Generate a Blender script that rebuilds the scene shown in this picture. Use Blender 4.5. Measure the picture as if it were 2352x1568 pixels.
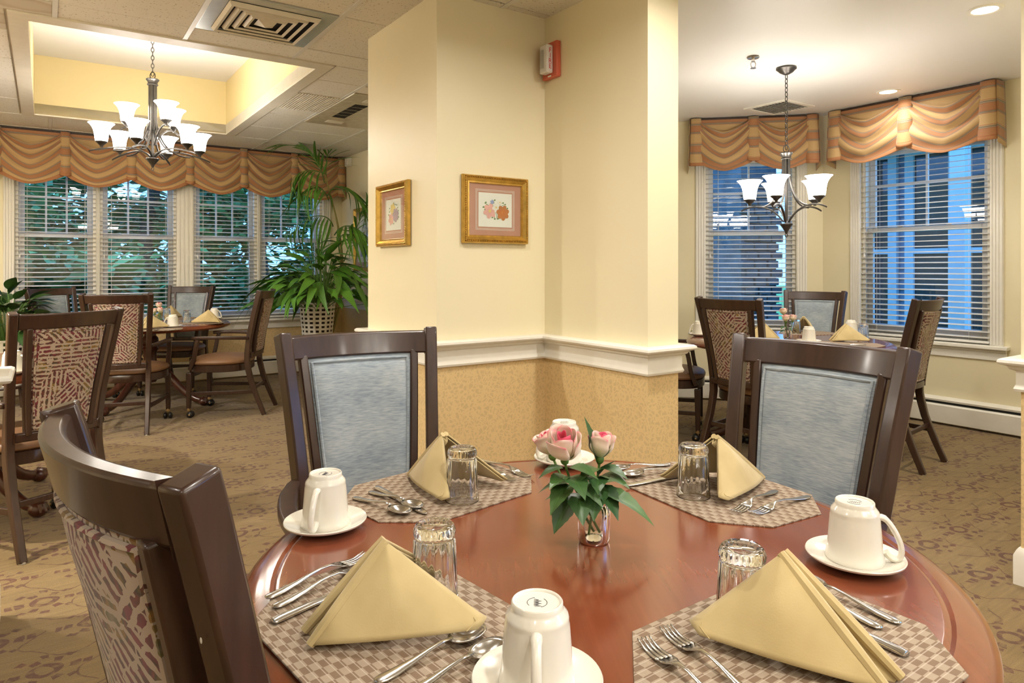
import bpy, math, random
from mathutils import Vector, Matrix
for o in list(bpy.data.objects): bpy.data.objects.remove(o)
scene = bpy.context.scene; col = scene.collection
rnd = random.Random(11)
PI = math.pi; cos = math.cos; sin = math.sin; rad = math.radians

# ------------------------------------------------------------------ camera, sky, exposure
TH = rad(34.4); CT, ST = cos(TH), sin(TH)          # the building's grid is turned 34.4 degrees from the view
def xy(u, v): return (u*CT - v*ST, u*ST + v*CT)
FPX, YH, CXP, EYE = 1568.0, 615.0, 1176.0, 1.25
cd = bpy.data.cameras.new('camera'); cam = bpy.data.objects.new('camera', cd); col.objects.link(cam)
cam.location = (0, 0, EYE); cam.rotation_euler = (PI/2, 0, 0)
cd.sensor_width = 36; cd.lens = 24; cd.shift_y = -169/2352; cd.clip_start = .02; cd.clip_end = 300
scene.camera = cam
w = bpy.data.worlds.new('dusk'); scene.world = w; w.use_nodes = True
bg = w.node_tree.nodes['Background']; bg.inputs[0].default_value = (.11, .35, .82, 1); bg.inputs[1].default_value = 3.6
vs = scene.view_settings
vs.view_transform = 'Standard'; vs.look = 'None'; vs.gamma = 1; vs.use_curve_mapping = False; vs.exposure = 0.96
SHADE_E = 11.0      # chandelier glass
CAN_W = 11.0       # recessed lamps

# ------------------------------------------------------------------ mesh helper
class MB:
    def __init__(s): s.v = []; s.f = []; s.uv = []; s.m = []
    def add(s, vs, fs, uvs=None, mi=0):
        b = len(s.v); s.v += [tuple(p) for p in vs]
        for i, f in enumerate(fs):
            s.f.append([b+k for k in f]); s.m.append(mi)
            s.uv.append([uvs[k] for k in f] if uvs else None)
        return s
    def box(s, x0, x1, y0, y1, z0, z1, mi=0):
        p = [(x, y, z) for z in (z0, z1) for y in (y0, y1) for x in (x0, x1)]
        return s.add(p, [(0,2,3,1),(4,5,7,6),(0,1,5,4),(2,6,7,3),(0,4,6,2),(1,3,7,5)], None, mi)
    def obox(s, M, sx, sy, sz, mi=0):
        p = [M @ Vector((x*sx/2, y*sy/2, z*sz/2)) for z in (-1,1) for y in (-1,1) for x in (-1,1)]
        return s.add(p, [(0,2,3,1),(4,5,7,6),(0,1,5,4),(2,6,7,3),(0,4,6,2),(1,3,7,5)], None, mi)
    def prism(s, poly, z0, z1, mi=0):
        n = len(poly); p = [(x, y, z0) for x, y in poly] + [(x, y, z1) for x, y in poly]
        f = [tuple(range(n))[::-1], tuple(range(n, 2*n))] + [(i, (i+1) % n, n+(i+1) % n, n+i) for i in range(n)]
        return s.add(p, f, None, mi)
    def grid(s, fn, ns, nt, closed=False, uvf=None, mi=0, flip=False):
        vs_, uv = [], []
        for j in range(nt+1):
            for i in range(ns if closed else ns+1):
                vs_.append(fn(i/ns, j/nt)); uv.append(uvf(i/ns, j/nt) if uvf else (i/ns, j/nt))
        W = ns if closed else ns+1; f = []
        for j in range(nt):
            for i in range(ns):
                a, b = j*W+i, j*W+(i+1) % W
                q = (a, b, b+W, a+W); f.append(q[::-1] if flip else q)
        return s.add(vs_, f, uv, mi)
    def lathe(s, prof, seg=24, c=(0, 0, 0), mi=0, rf=None):
        n = len(prof)
        def fn(a, t):
            r, z = prof[int(round(t*(n-1)))]
            ph = a*2*PI
            if rf: r = rf(r, z, ph)
            return (c[0]+r*cos(ph), c[1]+r*sin(ph), c[2]+z)
        return s.grid(fn, seg, n-1, closed=True, mi=mi)
    def tube(s, pts, r, seg=8, caps=True, mi=0, sx=1.0):
        pts = [Vector(p) for p in pts]; n = len(pts)
        rs = r if isinstance(r, (list, tuple)) else [r]*n
        T = [(pts[min(i+1, n-1)]-pts[max(i-1, 0)]).normalized() for i in range(n)]
        up = Vector((0, 0, 1)) if abs(T[0].z) < .9 else Vector((0, 1, 0))
        a = T[0].cross(up).normalized(); vs_ = []
        for i in range(n):
            a = (a - T[i]*a.dot(T[i])).normalized(); b = T[i].cross(a)
            for k in range(seg):
                ph = 2*PI*k/seg; vs_.append(pts[i]+(a*cos(ph)*sx+b*sin(ph))*rs[i])
        f = [(j*seg+k, j*seg+(k+1) % seg, (j+1)*seg+(k+1) % seg, (j+1)*seg+k) for j in range(n-1) for k in range(seg)]
        if caps: f += [tuple(range(seg))[::-1], tuple(range((n-1)*seg, n*seg))]
        return s.add(vs_, f, None, mi)
    def sweep(s, pts, side, w, h, mi=0):
        # rectangular section swept along pts; side = list/vec of width axes
        pts = [Vector(p) for p in pts]; n = len(pts)
        ws = w if isinstance(w, (list, tuple)) else [w]*n; hs = h if isinstance(h, (list, tuple)) else [h]*n
        sd = [Vector(q) for q in side] if isinstance(side, list) else [Vector(side)]*n
        vs_ = []
        for i in range(n):
            t = (pts[min(i+1, n-1)]-pts[max(i-1, 0)]).normalized()
            a = (sd[i]-t*sd[i].dot(t)).normalized(); b = t.cross(a)
            for p, q in ((-1,-1),(1,-1),(1,1),(-1,1)): vs_.append(pts[i]+a*p*ws[i]/2+b*q*hs[i]/2)
        f = [(j*4+k, j*4+(k+1) % 4, (j+1)*4+(k+1) % 4, (j+1)*4+k) for j in range(n-1) for k in range(4)]
        f += [(3,2,1,0), tuple((n-1)*4+k for k in range(4))]
        return s.add(vs_, f, None, mi)
    def ball(s, c, rx, ry=None, rz=None, seg=12, rings=8, mi=0):
        ry = ry or rx; rz = rz or rx
        return s.grid(lambda a, t: (c[0]+rx*sin(PI*t)*cos(2*PI*a), c[1]+ry*sin(PI*t)*sin(2*PI*a), c[2]-rz*cos(PI*t)), seg, rings, closed=True, mi=mi)
    def build(s, name, mat, parent=None, bevel=0, smooth=True, ang=38, sub=0, solid=0, mods=None):
        me = bpy.data.meshes.new(name); me.from_pydata(s.v, [], s.f); 
        for m in (mat if isinstance(mat, (list, tuple)) else [mat]): me.materials.append(m)
        if any(s.m): me.polygons.foreach_set('material_index', s.m)
        if any(u for u in s.uv):
            L = me.uv_layers.new(name='UVMap'); k = 0; buf = []
            for f, u in zip(s.f, s.uv):
                for q in range(len(f)): buf += list(u[q]) if u else [0, 0]
            L.data.foreach_set('uv', buf)
        me.validate(); 
        if smooth:
            me.polygons.foreach_set('use_smooth', [True]*len(me.polygons)); me.set_sharp_from_angle(angle=rad(ang))
        me.update()
        o = bpy.data.objects.new(name, me); col.objects.link(o)
        if parent: o.parent = parent
        if sub:
            md = o.modifiers.new('sub', 'SUBSURF'); md.levels = sub; md.render_levels = sub
        if solid:
            md = o.modifiers.new('solid', 'SOLIDIFY'); md.thickness = solid; md.offset = 0
        if bevel:
            md = o.modifiers.new('bevel', 'BEVEL'); md.width = bevel; md.segments = 2; md.limit_method = 'ANGLE'; md.angle_limit = rad(40)
        return o
def tag(o, label=None, cat=None, group=None, kind=None):
    if label: o['label'] = label
    if cat: o['category'] = cat
    if group: o['group'] = group
    if kind: o['kind'] = kind
    return o
def empty(name, loc=(0, 0, 0), rz=0, label=None, cat=None, group=None, kind=None):
    o = bpy.data.objects.new(name, None); col.objects.link(o); o.empty_display_size = .05
    o.location = loc; o.rotation_euler = (0, 0, rz); return tag(o, label, cat, group, kind)
def inst(o, parent=None, name=None):
    c = o.copy(); col.objects.link(c)
    if name: c.name = name
    c.parent = parent; return c
def copy_tree(o, parent=None):
    c = inst(o, parent)
    for ch in list(o.children): copy_tree(ch, c)
    return c
def place(o, x, y, z, a, label, group=None):
    o.location = (x, y, z); o.rotation_euler = (0, 0, a); o['label'] = label
    if group: o['group'] = group
    elif 'group' in o: del o['group']
    return o
def lerp(a, b, t): return a+(b-a)*t
def interp(tab, x):
    if x <= tab[0][0]: return tab[0][1:]
    for a, b in zip(tab, tab[1:]):
        if x <= b[0]:
            t = (x-a[0])/(b[0]-a[0]); return tuple(lerp(p, q, t) for p, q in zip(a[1:], b[1:]))
    return tab[-1][1:]
def bez(ps, n):
    out = []
    for i in range(n+1):
        t = i/n; q = [Vector(p) for p in ps]
        while len(q) > 1: q = [q[k].lerp(q[k+1], t) for k in range(len(q)-1)]
        out.append(q[0])
    return out
def pix(x, y, Y): return Vector(((x-CXP)*Y/FPX, Y, EYE-(y-YH)*Y/FPX))      # pixel and depth to a point

# ------------------------------------------------------------------ materials
class NM:
    def __init__(s, name, rough=.5, metal=0, **kw):
        s.mat = bpy.data.materials.new(name); s.mat.use_nodes = True; s.nt = s.mat.node_tree
        s.b = s.nt.nodes['Principled BSDF']; s.b.inputs['Roughness'].default_value = rough; s.b.inputs['Metallic'].default_value = metal
        for k, v in kw.items(): s.b.inputs[k.replace('_', ' ')].default_value = v
    def n(s, t, props=None, **ins):
        x = s.nt.nodes.new('ShaderNode'+t)
        for k, v in (props or {}).items(): setattr(x, k, v)
        for k, v in ins.items():
            k = int(k[1:]) if k[0] == '_' and k[1:].isdigit() else k
            if isinstance(v, bpy.types.NodeSocket): s.nt.links.new(v, x.inputs[k])
            else: x.inputs[k].default_value = v
        return x
    def obj(s): return s.n('TexCoord').outputs['Object']
    def pos(s): return s.n('NewGeometry').outputs['Position']
    def uv(s): return s.n('TexCoord').outputs['UV']
    def mapped(s, vec, sc=(1, 1, 1), rot=(0, 0, 0), loc=(0, 0, 0)):
        return s.n('Mapping', None, Vector=vec, Scale=sc, Rotation=rot, Location=loc).outputs[0]
    def noise(s, vec, scale, detail=3, rough=.55, dist=0):
        return s.n('TexNoise', None, Vector=vec, Scale=scale, Detail=detail, Roughness=rough, Distortion=dist).outputs[0]
    def ramp(s, fac, stops, inter='LINEAR'):
        r = s.n('ValToRGB', None, Fac=fac); cr = r.color_ramp; cr.interpolation = inter
        while len(cr.elements) < len(stops): cr.elements.new(.5)
        for e, (p, c) in zip(cr.elements, stops): e.position = p; e.color = tuple(c)+(1,) if len(c) == 3 else c
        return r.outputs[0]
    def math(s, op, a, b=0.0, c=0.0): return s.n('Math', {'operation': op}, _0=a, _1=b, _2=c).outputs[0]
    def mix(s, f, a, b, blend='MIX'):
        x = s.n('Mix', {'data_type': 'RGBA', 'blend_type': blend}); L = s.nt.links
        for i, v in ((0, f), (6, a), (7, b)):
            if isinstance(v, bpy.types.NodeSocket): L.new(v, x.inputs[i])
            elif i == 0: x.inputs[0].default_value = v
            else: x.inputs[i].default_value = tuple(v)+(1,) if len(v) == 3 else v
        return x.outputs[2]
    def color(s, c):
        if isinstance(c, bpy.types.NodeSocket): s.nt.links.new(c, s.b.inputs['Base Color'])
        else: s.b.inputs['Base Color'].default_value = tuple(c)+(1,)
        return s
    def bump(s, h, strength=.2, dist=.002):
        b = s.n('Bump', None, Height=h, Strength=strength, Distance=dist); s.nt.links.new(b.outputs[0], s.b.inputs['Normal']); return s
def simple(name, c, rough=.5, metal=0, var=.12, scale=18, bump=0, stretch=(1, 1, 1), **kw):
    m = NM(name, rough, metal, **kw); nz = m.noise(m.mapped(m.obj(), stretch), scale)
    m.color(m.ramp(nz, [(.3, [max(0, k*(1-var)) for k in c]), (.7, [min(1, k*(1+var)) for k in c])]))
    if bump: m.bump(nz, bump)
    return m.mat
M = {}
def painted(name, top, low=None):
    m = NM(name, .43); p = m.pos(); nz = m.noise(p, 1.2, 2)
    up = m.mix(nz, [k*.97 for k in top], [min(1, k*1.03) for k in top])
    fine = m.noise(p, 160, 2)
    if low:
        q = m.noise(p, 9, 2); vec = m.n('VectorMath', {'operation': 'ADD'}, _0=p, _1=m.n('VectorMath', {'operation': 'SCALE'}, _0=m.n('TexNoise', None, Vector=p, Scale=26.0).outputs[1], Scale=.06).outputs[0]).outputs[0]
        d = m.n('TexVoronoi', {'feature': 'DISTANCE_TO_EDGE'}, Vector=vec, Scale=42.0).outputs[0]
        paper = m.ramp(d, [(0, [k*1.12 for k in low]), (.09, [k*1.1 for k in low]), (.2, [k*.96 for k in low]), (.6, [k*.92 for k in low])])
        z = m.n('SeparateXYZ', None, _0=p).outputs[2]
        up = m.mix(m.math('LESS_THAN', z, .8), up, paper)
    m.color(up).bump(fine, .08, .001); return m.mat
M['wall'] = painted('cream_paint_and_wallpaper', (.84, .765, .54), (.66, .49, .25))
M['wall_alcove'] = painted('cream_paint', (.80, .725, .50))
M['plaster'] = painted('white_plaster', (.80, .785, .765))
M['tray_paint'] = painted('yellow_tray_paint', (.80, .67, .36))
M['trim'] = simple('white_trim_paint', (.84, .815, .74), .35, var=.02)
M['heater'] = simple('heater_enamel', (.82, .79, .70), .4, var=.02)
M['vinyl_frame'] = simple('window_vinyl', (.72, .72, .72), .4, var=.02)
M['slat'] = simple('blind_slat_white', (.80, .79, .77), .45, var=.02)
M['tbar'] = simple('grid_metal', (.74, .73, .70), .4, var=.03)
M['vent'] = simple('vent_enamel', (.72, .67, .56), .45, var=.04)
M['vent_panel'] = simple('vent_panel_metal', (.60, .62, .62), .22, .3, var=.05)
M['black'] = simple('dark_void', (.012, .011, .010), .9)
m = NM('carpet', .95, Sheen_Weight=.2)
p = m.mapped(m.pos(), rot=(0, 0, -TH)); dis = m.n('TexNoise', None, Vector=p, Scale=7.0, Detail=2.0).outputs[1]
pd = m.n('VectorMath', {'operation': 'ADD'}, _0=p, _1=m.n('VectorMath', {'operation': 'SCALE'}, _0=dis, Scale=.07).outputs[0]).outputs[0]
base = m.mix(m.noise(m.mapped(p, (5, 60, 1)), 1.0, 3), (.155, .088, .021), (.37, .245, .080))
pd = m.n('VectorMath', {'operation': 'ADD'}, _0=p, _1=m.n('VectorMath', {'operation': 'SCALE'}, _0=m.n('VectorMath', {'operation': 'SUBTRACT'}, _0=m.n('TexNoise', None, Vector=p, Scale=9.0, Detail=2.0).outputs[1], _1=(.5, .5, .5)).outputs[0], Scale=.05).outputs[0]).outputs[0]
sp_ = m.n('SeparateXYZ', None, _0=pd); CW, CHT = .30, .27
row = m.math('FLOOR', m.math('DIVIDE', sp_.outputs[1], CHT))
fx = m.math('MULTIPLY', m.math('SUBTRACT', m.math('FRACT', m.math('ADD', m.math('DIVIDE', sp_.outputs[0], CW), m.math('MULTIPLY', row, .5))), .5), CW)
fy = m.math('MULTIPLY', m.math('SUBTRACT', m.math('FRACT', m.math('DIVIDE', sp_.outputs[1], CHT)), .5), CHT)
rr = m.math('SQRT', m.math('ADD', m.math('MULTIPLY', fx, fx), m.math('MULTIPLY', m.math('MULTIPLY', fy, fy), 1.5)))
an = m.math('ARCTAN2', fy, fx)
def band(r0, w_): return m.math('LESS_THAN', m.math('ABSOLUTE', m.math('SUBTRACT', rr, r0)), w_)
def petals(n_, r0, w_, th_): return m.math('MULTIPLY', band(r0, w_), m.math('GREATER_THAN', m.math('COSINE', m.math('MULTIPLY', an, float(n_))), th_))
ring = m.math('MAXIMUM', band(.038, .011), m.math('MAXIMUM', petals(6, .078, .015, .35), petals(8, .112, .012, .55)))
vine = m.math('LESS_THAN', m.math('ABSOLUTE', m.math('SUBTRACT', m.math('ADD', fy, m.math('MULTIPLY', m.math('SINE', m.math('MULTIPLY', sp_.outputs[0], 2*PI/.30)), .045)), .118)), .0045)
vine2 = m.math('LESS_THAN', m.math('ABSOLUTE', m.math('SUBTRACT', m.math('ADD', fx, m.math('MULTIPLY', m.math('SINE', m.math('MULTIPLY', sp_.outputs[1], 2*PI/.27)), .05)), .135)), .004)
mask = m.math('MAXIMUM', ring, m.math('MULTIPLY', m.math('MAXIMUM', vine, vine2), .85))
brk = m.ramp(m.noise(p, 30, 2), [(.32, (.25,)*3), (.5, (1,)*3)])
mask = m.math('MULTIPLY', m.math('MULTIPLY', mask, brk), .95)
motif = m.mix(m.noise(p, 9, 1), (.150, .032, .009), (.085, .036, .012))
fib = m.noise(m.mapped(p, (1, 1.7, 1)), 230, 2)
cc = m.mix(mask, base, motif)
cc = m.mix(.75, cc, m.ramp(fib, [(.25, (.45,)*3), (.75, (1,)*3)]), 'MULTIPLY')
m.color(cc).bump(fib, .6, .006); M['carpet'] = m.mat
m = NM('acoustic_tile', .9); p = m.pos()
sp = m.n('TexVoronoi', None, Vector=m.mapped(p, (1, 1.8, 1), rot=(0, 0, -TH)), Scale=52.0).outputs[0]
sp2 = m.noise(p, 55, 2)
spots = m.math('MULTIPLY', m.ramp(sp, [(.14, (1,)*3), (.30, (0,)*3)]), m.ramp(sp2, [(.47, (0,)*3), (.55, (1,)*3)]))
m.color(m.mix(m.math('MULTIPLY', spots, .85), (.76, .73, .66), (.20, .16, .11))).bump(spots, -.3, .003); M['tile'] = m.mat
m = NM('stained_acoustic_tile', .9); p = m.obj()
st = m.n('VectorMath', {'operation': 'LENGTH'}, _0=m.mapped(p, (1.0, 1.6, 0), loc=(-.20, .03, 0))).outputs[1]
stm = m.ramp(m.math('ADD', st, m.math('MULTIPLY', m.noise(p, 9), .12)), [(.14, (.35,)*3), (.21, (.85,)*3), (.235, (0,)*3)])
m.color(m.mix(m.math('MULTIPLY', stm, m.math('ADD', .25, m.math('MULTIPLY', spots, .6))), m.mix(m.math('MULTIPLY', spots, .55), (.72, .69, .61), (.26, .21, .15)), (.33, .22, .10))); M['tile_stain'] = m.mat
def woodmat(name, c1, c2, rough, coat, sc=(1, 14, 14), scale=3):
    m = NM(name, rough, Coat_Weight=coat, Coat_Roughness=.12); p = m.mapped(m.obj(), sc)
    g = m.noise(p, scale, 4, .55, .05); m.color(m.ramp(g, [(.3, c1), (.7, c2)])); return m.mat
M['chair_wood'] = woodmat('dark_walnut', (.030, .0130, .0080), (.054, .0245, .0145), .32, .22, (14, 14, 1.5))
M['table_wood'] = woodmat('mahogany_top', (.172, .039, .0150), (.208, .050, .0185), .19, .6, (30, 1.2, 1), 2.0)
M['table_base'] = woodmat('mahogany_base', (.050, .016, .010), (.095, .030, .018), .28, .4, (10, 10, 2))
m = NM('blue_velvet', .75, Sheen_Weight=.5, Sheen_Roughness=.4); p = m.obj(); oi = m.n('ObjectInfo').outputs['Random']
pv = m.n('VectorMath', {'operation': 'ADD'}, _0=p, _1=m.n('CombineXYZ', None, _0=m.math('MULTIPLY', oi, 9.0), _2=oi).outputs[0]).outputs[0]
a = m.noise(m.mapped(pv, (6, 6, 9)), 1.2, 2); b2 = m.noise(m.mapped(pv, (40, 40, 330)), 1.0, 3)
m.color(m.ramp(m.math('ADD', m.math('MULTIPLY', a, .45), m.math('MULTIPLY', b2, .55)), [(.34, (.18, .225, .27)), (.52, (.31, .36, .395)), (.68, (.45, .48, .495))])).bump(b2, .12, .002); M['blue'] = m.mat
m = NM('cut_velvet_maze', .8, Sheen_Weight=.3); oi = m.n('ObjectInfo').outputs['Random']
p = m.n('VectorMath', {'operation': 'ADD'}, _0=m.mapped(m.obj(), (1, 0, 1)), _1=m.n('CombineXYZ', None, _0=m.math('MULTIPLY', oi, 3.0), _2=m.math('MULTIPLY', oi, 1.7)).outputs[0]).outputs[0]
vc = m.n('TexVoronoi', {'distance': 'MANHATTAN'}, Vector=p, Scale=9.5); cellr = m.n('SeparateColor', None, Color=vc.outputs[1]).outputs[0]
angq = m.math('MULTIPLY', m.math('FLOOR', m.math('MULTIPLY', cellr, 4.0)), PI/4)
sx_ = m.n('SeparateXYZ', None, _0=p)
d = m.math('ADD', m.math('MULTIPLY', sx_.outputs[0], m.math('COSINE', angq)), m.math('MULTIPLY', sx_.outputs[2], m.math('SINE', angq)))
e = m.math('SUBTRACT', m.math('MULTIPLY', sx_.outputs[2], m.math('COSINE', angq)), m.math('MULTIPLY', sx_.outputs[0], m.math('SINE', angq)))
wob = m.math('MULTIPLY', m.noise(p, 42, 2), 3.0)
l1 = m.math('SINE', m.math('ADD', m.math('MULTIPLY', d, 345.0), wob)); brkn = m.noise(p, 48, 2)
cross = m.math('SINE', m.math('ADD', m.math('MULTIPLY', e, 150.0), m.math('MULTIPLY', m.noise(p, 30, 2), 14.0)))
l2 = m.math('MULTIPLY', m.math('GREATER_THAN', m.math('ADD', l1, m.math('MULTIPLY', m.math('SUBTRACT', brkn, .5), 3.4)), -.10), m.math('LESS_THAN', cross, .86))
hue = m.noise(p, 13.0, 2)
pile = m.ramp(hue, [(.28, (.035, .016, .022)), (.36, (.15, .010, .030)), (.43, (.26, .025, .040)), (.48, (.075, .028, .018)), (.53, (.24, .05, .035)), (.57, (.06, .055, .025)), (.61, (.38, .20, .028)), (.66, (.16, .15, .045)), (.72, (.40, .32, .22))])
m.color(m.mix(l2, (.42, .335, .26), m.mix(m.math('MULTIPLY', m.noise(p, 130, 2), .7), pile, (.03, .015, .012)))).bump(l2, .5, .004); M['maze'] = m.mat
M['vinyl'] = simple('brown_vinyl', (.235, .125, .062), .42, var=.06, scale=6)
M['caster'] = simple('caster_black', (.015, .014, .013), .3)
M['brass'] = simple('aged_brass', (.42, .32, .18), .35, 1)
M['glide'] = simple('pale_nylon', (.6, .58, .52), .5)
m = NM('woven_mat', .7); p = m.obj()
ck = m.n('TexChecker', None, Vector=m.mapped(p, (1/.0165, 1/.0125, 1)), Color1=(.15, .080, .034, 1), Color2=(.34, .262, .18, 1), Scale=1.0).outputs[0]
ln = m.math('GREATER_THAN', m.math('SINE', m.math('MULTIPLY', m.n('SeparateXYZ', None, _0=p).outputs[1], 2*PI/.0125)), .93)
th = m.math('MULTIPLY', m.math('SINE', m.math('MULTIPLY', m.n('SeparateXYZ', None, _0=p).outputs[0], 2*PI/.0021)), .5)
cc = m.mix(m.math('MULTIPLY', ln, .6), ck, (.55, .47, .38)); cc = m.mix(m.math('ADD', .18, m.math('MULTIPLY', th, .18)), cc, (.44, .36, .28))
m.color(cc).bump(th, .35, .001); M['mat'] = m.mat
m = NM('sand_linen', .85, Sheen_Weight=.25); p = m.obj(); n1 = m.noise(p, 14, 2); n2 = m.noise(p, 420, 2)
m.color(m.ramp(n1, [(.3, (.48, .365, .165)), (.7, (.57, .445, .215))])).bump(n2, .15, .0008); M['napkin'] = m.mat
M['china'] = simple('ivory_china', (.80, .765, .67), .18, var=.02, Coat_Weight=.5)
M['ink'] = simple('grey_ink', (.10, .10, .11), .5)
M['steel'] = simple('stainless', (.62, .60, .57), .2, 1, var=.06, scale=60)
def glass(name, c=(1, 1, 1), rough=0.0):
    m = NM(name, rough, Transmission_Weight=1.0, IOR=1.47); nz = m.noise(m.obj(), 8)
    m.color(m.mix(nz, [k*.97 for k in c], c)); return m.mat
M['glass'] = glass('clear_glass', (1, 1, .99))
m = NM('window_pane'); nt = m.nt; out = nt.nodes['Material Output']
ge = m.n('NewGeometry'); dt = m.math('ABSOLUTE', m.n('VectorMath', {'operation': 'DOT_PRODUCT'}, _0=ge.outputs['Normal'], _1=ge.outputs['Incoming']).outputs[1])
fr = m.math('ADD', .045, m.math('MULTIPLY', m.math('POWER', m.math('SUBTRACT', 1.0, dt), 5.0), .95)); tr = m.n('BsdfTransparent'); tr.inputs[0].default_value = (.96, .98, .99, 1)
gl = m.n('BsdfGlossy', None, Roughness=.0); mx = m.n('MixShader'); nt.links.new(fr, mx.inputs[0]); nt.links.new(tr.outputs[0], mx.inputs[1]); nt.links.new(gl.outputs[0], mx.inputs[2])
nz = m.noise(m.obj(), 3); nt.links.new(m.ramp(nz, [(0, (.9, .9, .9)), (1, (1, 1, 1))]), gl.inputs[0]); nt.links.new(mx.outputs[0], out.inputs[0]); M['pane'] = m.mat
m = NM('striped_drapery', .7, Sheen_Weight=.3); sv = m.n('SeparateXYZ', None, _0=m.uv()); fr_ = m.math('FRACT', m.math('MULTIPLY', sv.outputs[1], 1/.19))
G_, O_, R_, Y_, K_ = (.56, .37, .165), (.43, .195, .08), (.34, .085, .03), (.34, .265, .175), (.10, .08, .06)
m.color(m.mix(.22, m.ramp(fr_, [(0, G_), (.22, R_), (.235, G_), (.26, Y_), (.29, K_), (.305, Y_), (.36, R_), (.375, O_), (.66, R_), (.675, Y_), (.70, K_), (.715, Y_), (.76, R_), (.775, G_)], 'CONSTANT'), m.ramp(m.noise(m.mapped(m.uv(), (300, 300, 1)), 1), [(.3, (.5, .5, .5)), (.7, (1, 1, 1))]), 'MULTIPLY')); M['drape'] = m.mat
M['drape_hem'] = simple('drapery_hem', (.42, .19, .08), .75, var=.06)
M['gold'] = simple('gilt_wood', (.62, .40, .10), .32, .85, var=.18, scale=30)
M['matboard'] = simple('dusty_rose_matboard', (.52, .25, .17), .8, var=.04)
M['paper'] = simple('print_paper', (.86, .84, .74), .7, var=.02)
M['bronze'] = simple('oil_bronze', (.085, .078, .072), .34, .75, var=.1)
m = NM('lit_frosted_glass', .4); m.color((.9, .88, .84)); m.b.inputs['Emission Color'].default_value = (1.0, .90, .76, 1); m.b.inputs['Emission Strength'].default_value = SHADE_E
nz = m.noise(m.obj(), 6); nt = m.nt; nt.links.new(m.ramp(nz, [(0, (1.0, .935, .83)), (1, (1.0, .95, .87))]), m.b.inputs['Emission Color']); M['shade'] = m.mat
m = NM('lamp_lens', .4); m.color((.9, .9, .85)); m.b.inputs['Emission Strength'].default_value = 7.0
nt = m.nt; nt.links.new(m.ramp(m.noise(m.obj(), 30), [(.3, (1, .93, .82)), (.7, (1, .96, .88))]), m.b.inputs['Emission Color']); M['lens'] = m.mat
M['chrome'] = simple('chrome', (.55, .53, .5), .2, 1)
M['fire_red'] = simple('fire_alarm_red', (.62, .13, .07), .4, var=.03)
M['strobe'] = simple('strobe_lens', (.75, .72, .70), .15, var=.02)
M['letter_red'] = simple('letter_red', (.62, .03, .04), .5)
def leafmat(name, c1, c2, rough=.4):
    m = NM(name, rough, Subsurface_Weight=.0); oi = m.n('ObjectInfo').outputs['Random']; u = m.uv(); su = m.n('SeparateXYZ', None, _0=u)
    vein = m.ramp(m.math('ABSOLUTE', m.math('SUBTRACT', su.outputs[0], .5)), [(0, (.5,)*3), (.05, (0,)*3)])
    c = m.mix(m.math('MULTIPLY', m.math('ADD', oi, m.noise(m.obj(), 12)), .5), c1, c2)
    m.color(m.mix(m.math('MULTIPLY', vein, .5), c, [min(1, k*1.6) for k in c2])); return m.mat
M['leaf'] = leafmat('palm_green', (.035, .115, .012), (.12, .30, .03))
M['leaf_dark'] = leafmat('deep_green', (.012, .045, .010), (.045, .115, .022))
M['leaf_rose'] = leafmat('rose_leaf_green', (.022, .075, .024), (.085, .18, .042))
M['stem'] = simple('green_stem', (.10, .20, .035), .5)
M['cane'] = simple('palm_cane', (.30, .26, .08), .6, stretch=(1, 1, 8))
m = NM('rose_petal', .55, Sheen_Weight=.4); su = m.n('SeparateXYZ', None, _0=m.uv()); edge = m.math('MULTIPLY', m.math('ADD', su.outputs[1], m.math('MULTIPLY', m.math('ABSOLUTE', m.math('SUBTRACT', su.outputs[0], .5)), .30)), .84)
m.color(m.ramp(m.math('ADD', edge, m.math('MULTIPLY', m.noise(m.obj(), 60), .12)), [(.05, (.40, .48, .15)), (.32, (.72, .70, .42)), (.55, (.84, .74, .56)), (.90, (.84, .62, .52)), (1.0, (.78, .20, .24))])); M['petal'] = m.mat
m = NM('rose_heart', .55); su = m.n('SeparateXYZ', None, _0=m.uv()); m.color(m.ramp(su.outputs[1], [(.2, (.85, .55, .45)), (.7, (.80, .20, .24)), (1, (.70, .06, .14))])); M['petal_in'] = m.mat
M['basket'] = simple('white_wicker', (.80, .77, .68), .6, var=.06, scale=40)
M['soil'] = simple('potting_soil', (.035, .022, .012), .95, scale=60)
M['bark'] = simple('tree_bark', (.06, .045, .032), .95, var=.4, scale=14)
m = NM('tree_leaves', .6); nz = m.noise(m.pos(), 1.3, 2); m.color(m.ramp(nz, [(.3, (.03, .10, .045)), (.5, (.07, .20, .06)), (.7, (.18, .36, .08))])); M['tree'] = m.mat
M['lawn'] = simple('lawn_grass', (.10, .28, .05), .95, var=.3, scale=5)
M['siding'] = simple('painted_clapboard', (.17, .24, .36), .6, var=.06)
M['siding_trim'] = simple('outdoor_white_trim', (.50, .56, .66), .5, var=.03)
M['stone'] = simple('grey_stone', (.11, .11, .12), .9, var=.3, scale=6)
M['roofing'] = simple('shingle_grey', (.10, .10, .11), .9, var=.3, scale=20)
M['dark_glass'] = simple('dark_far_glass', (.02, .03, .04), .05, var=.2)
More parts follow.
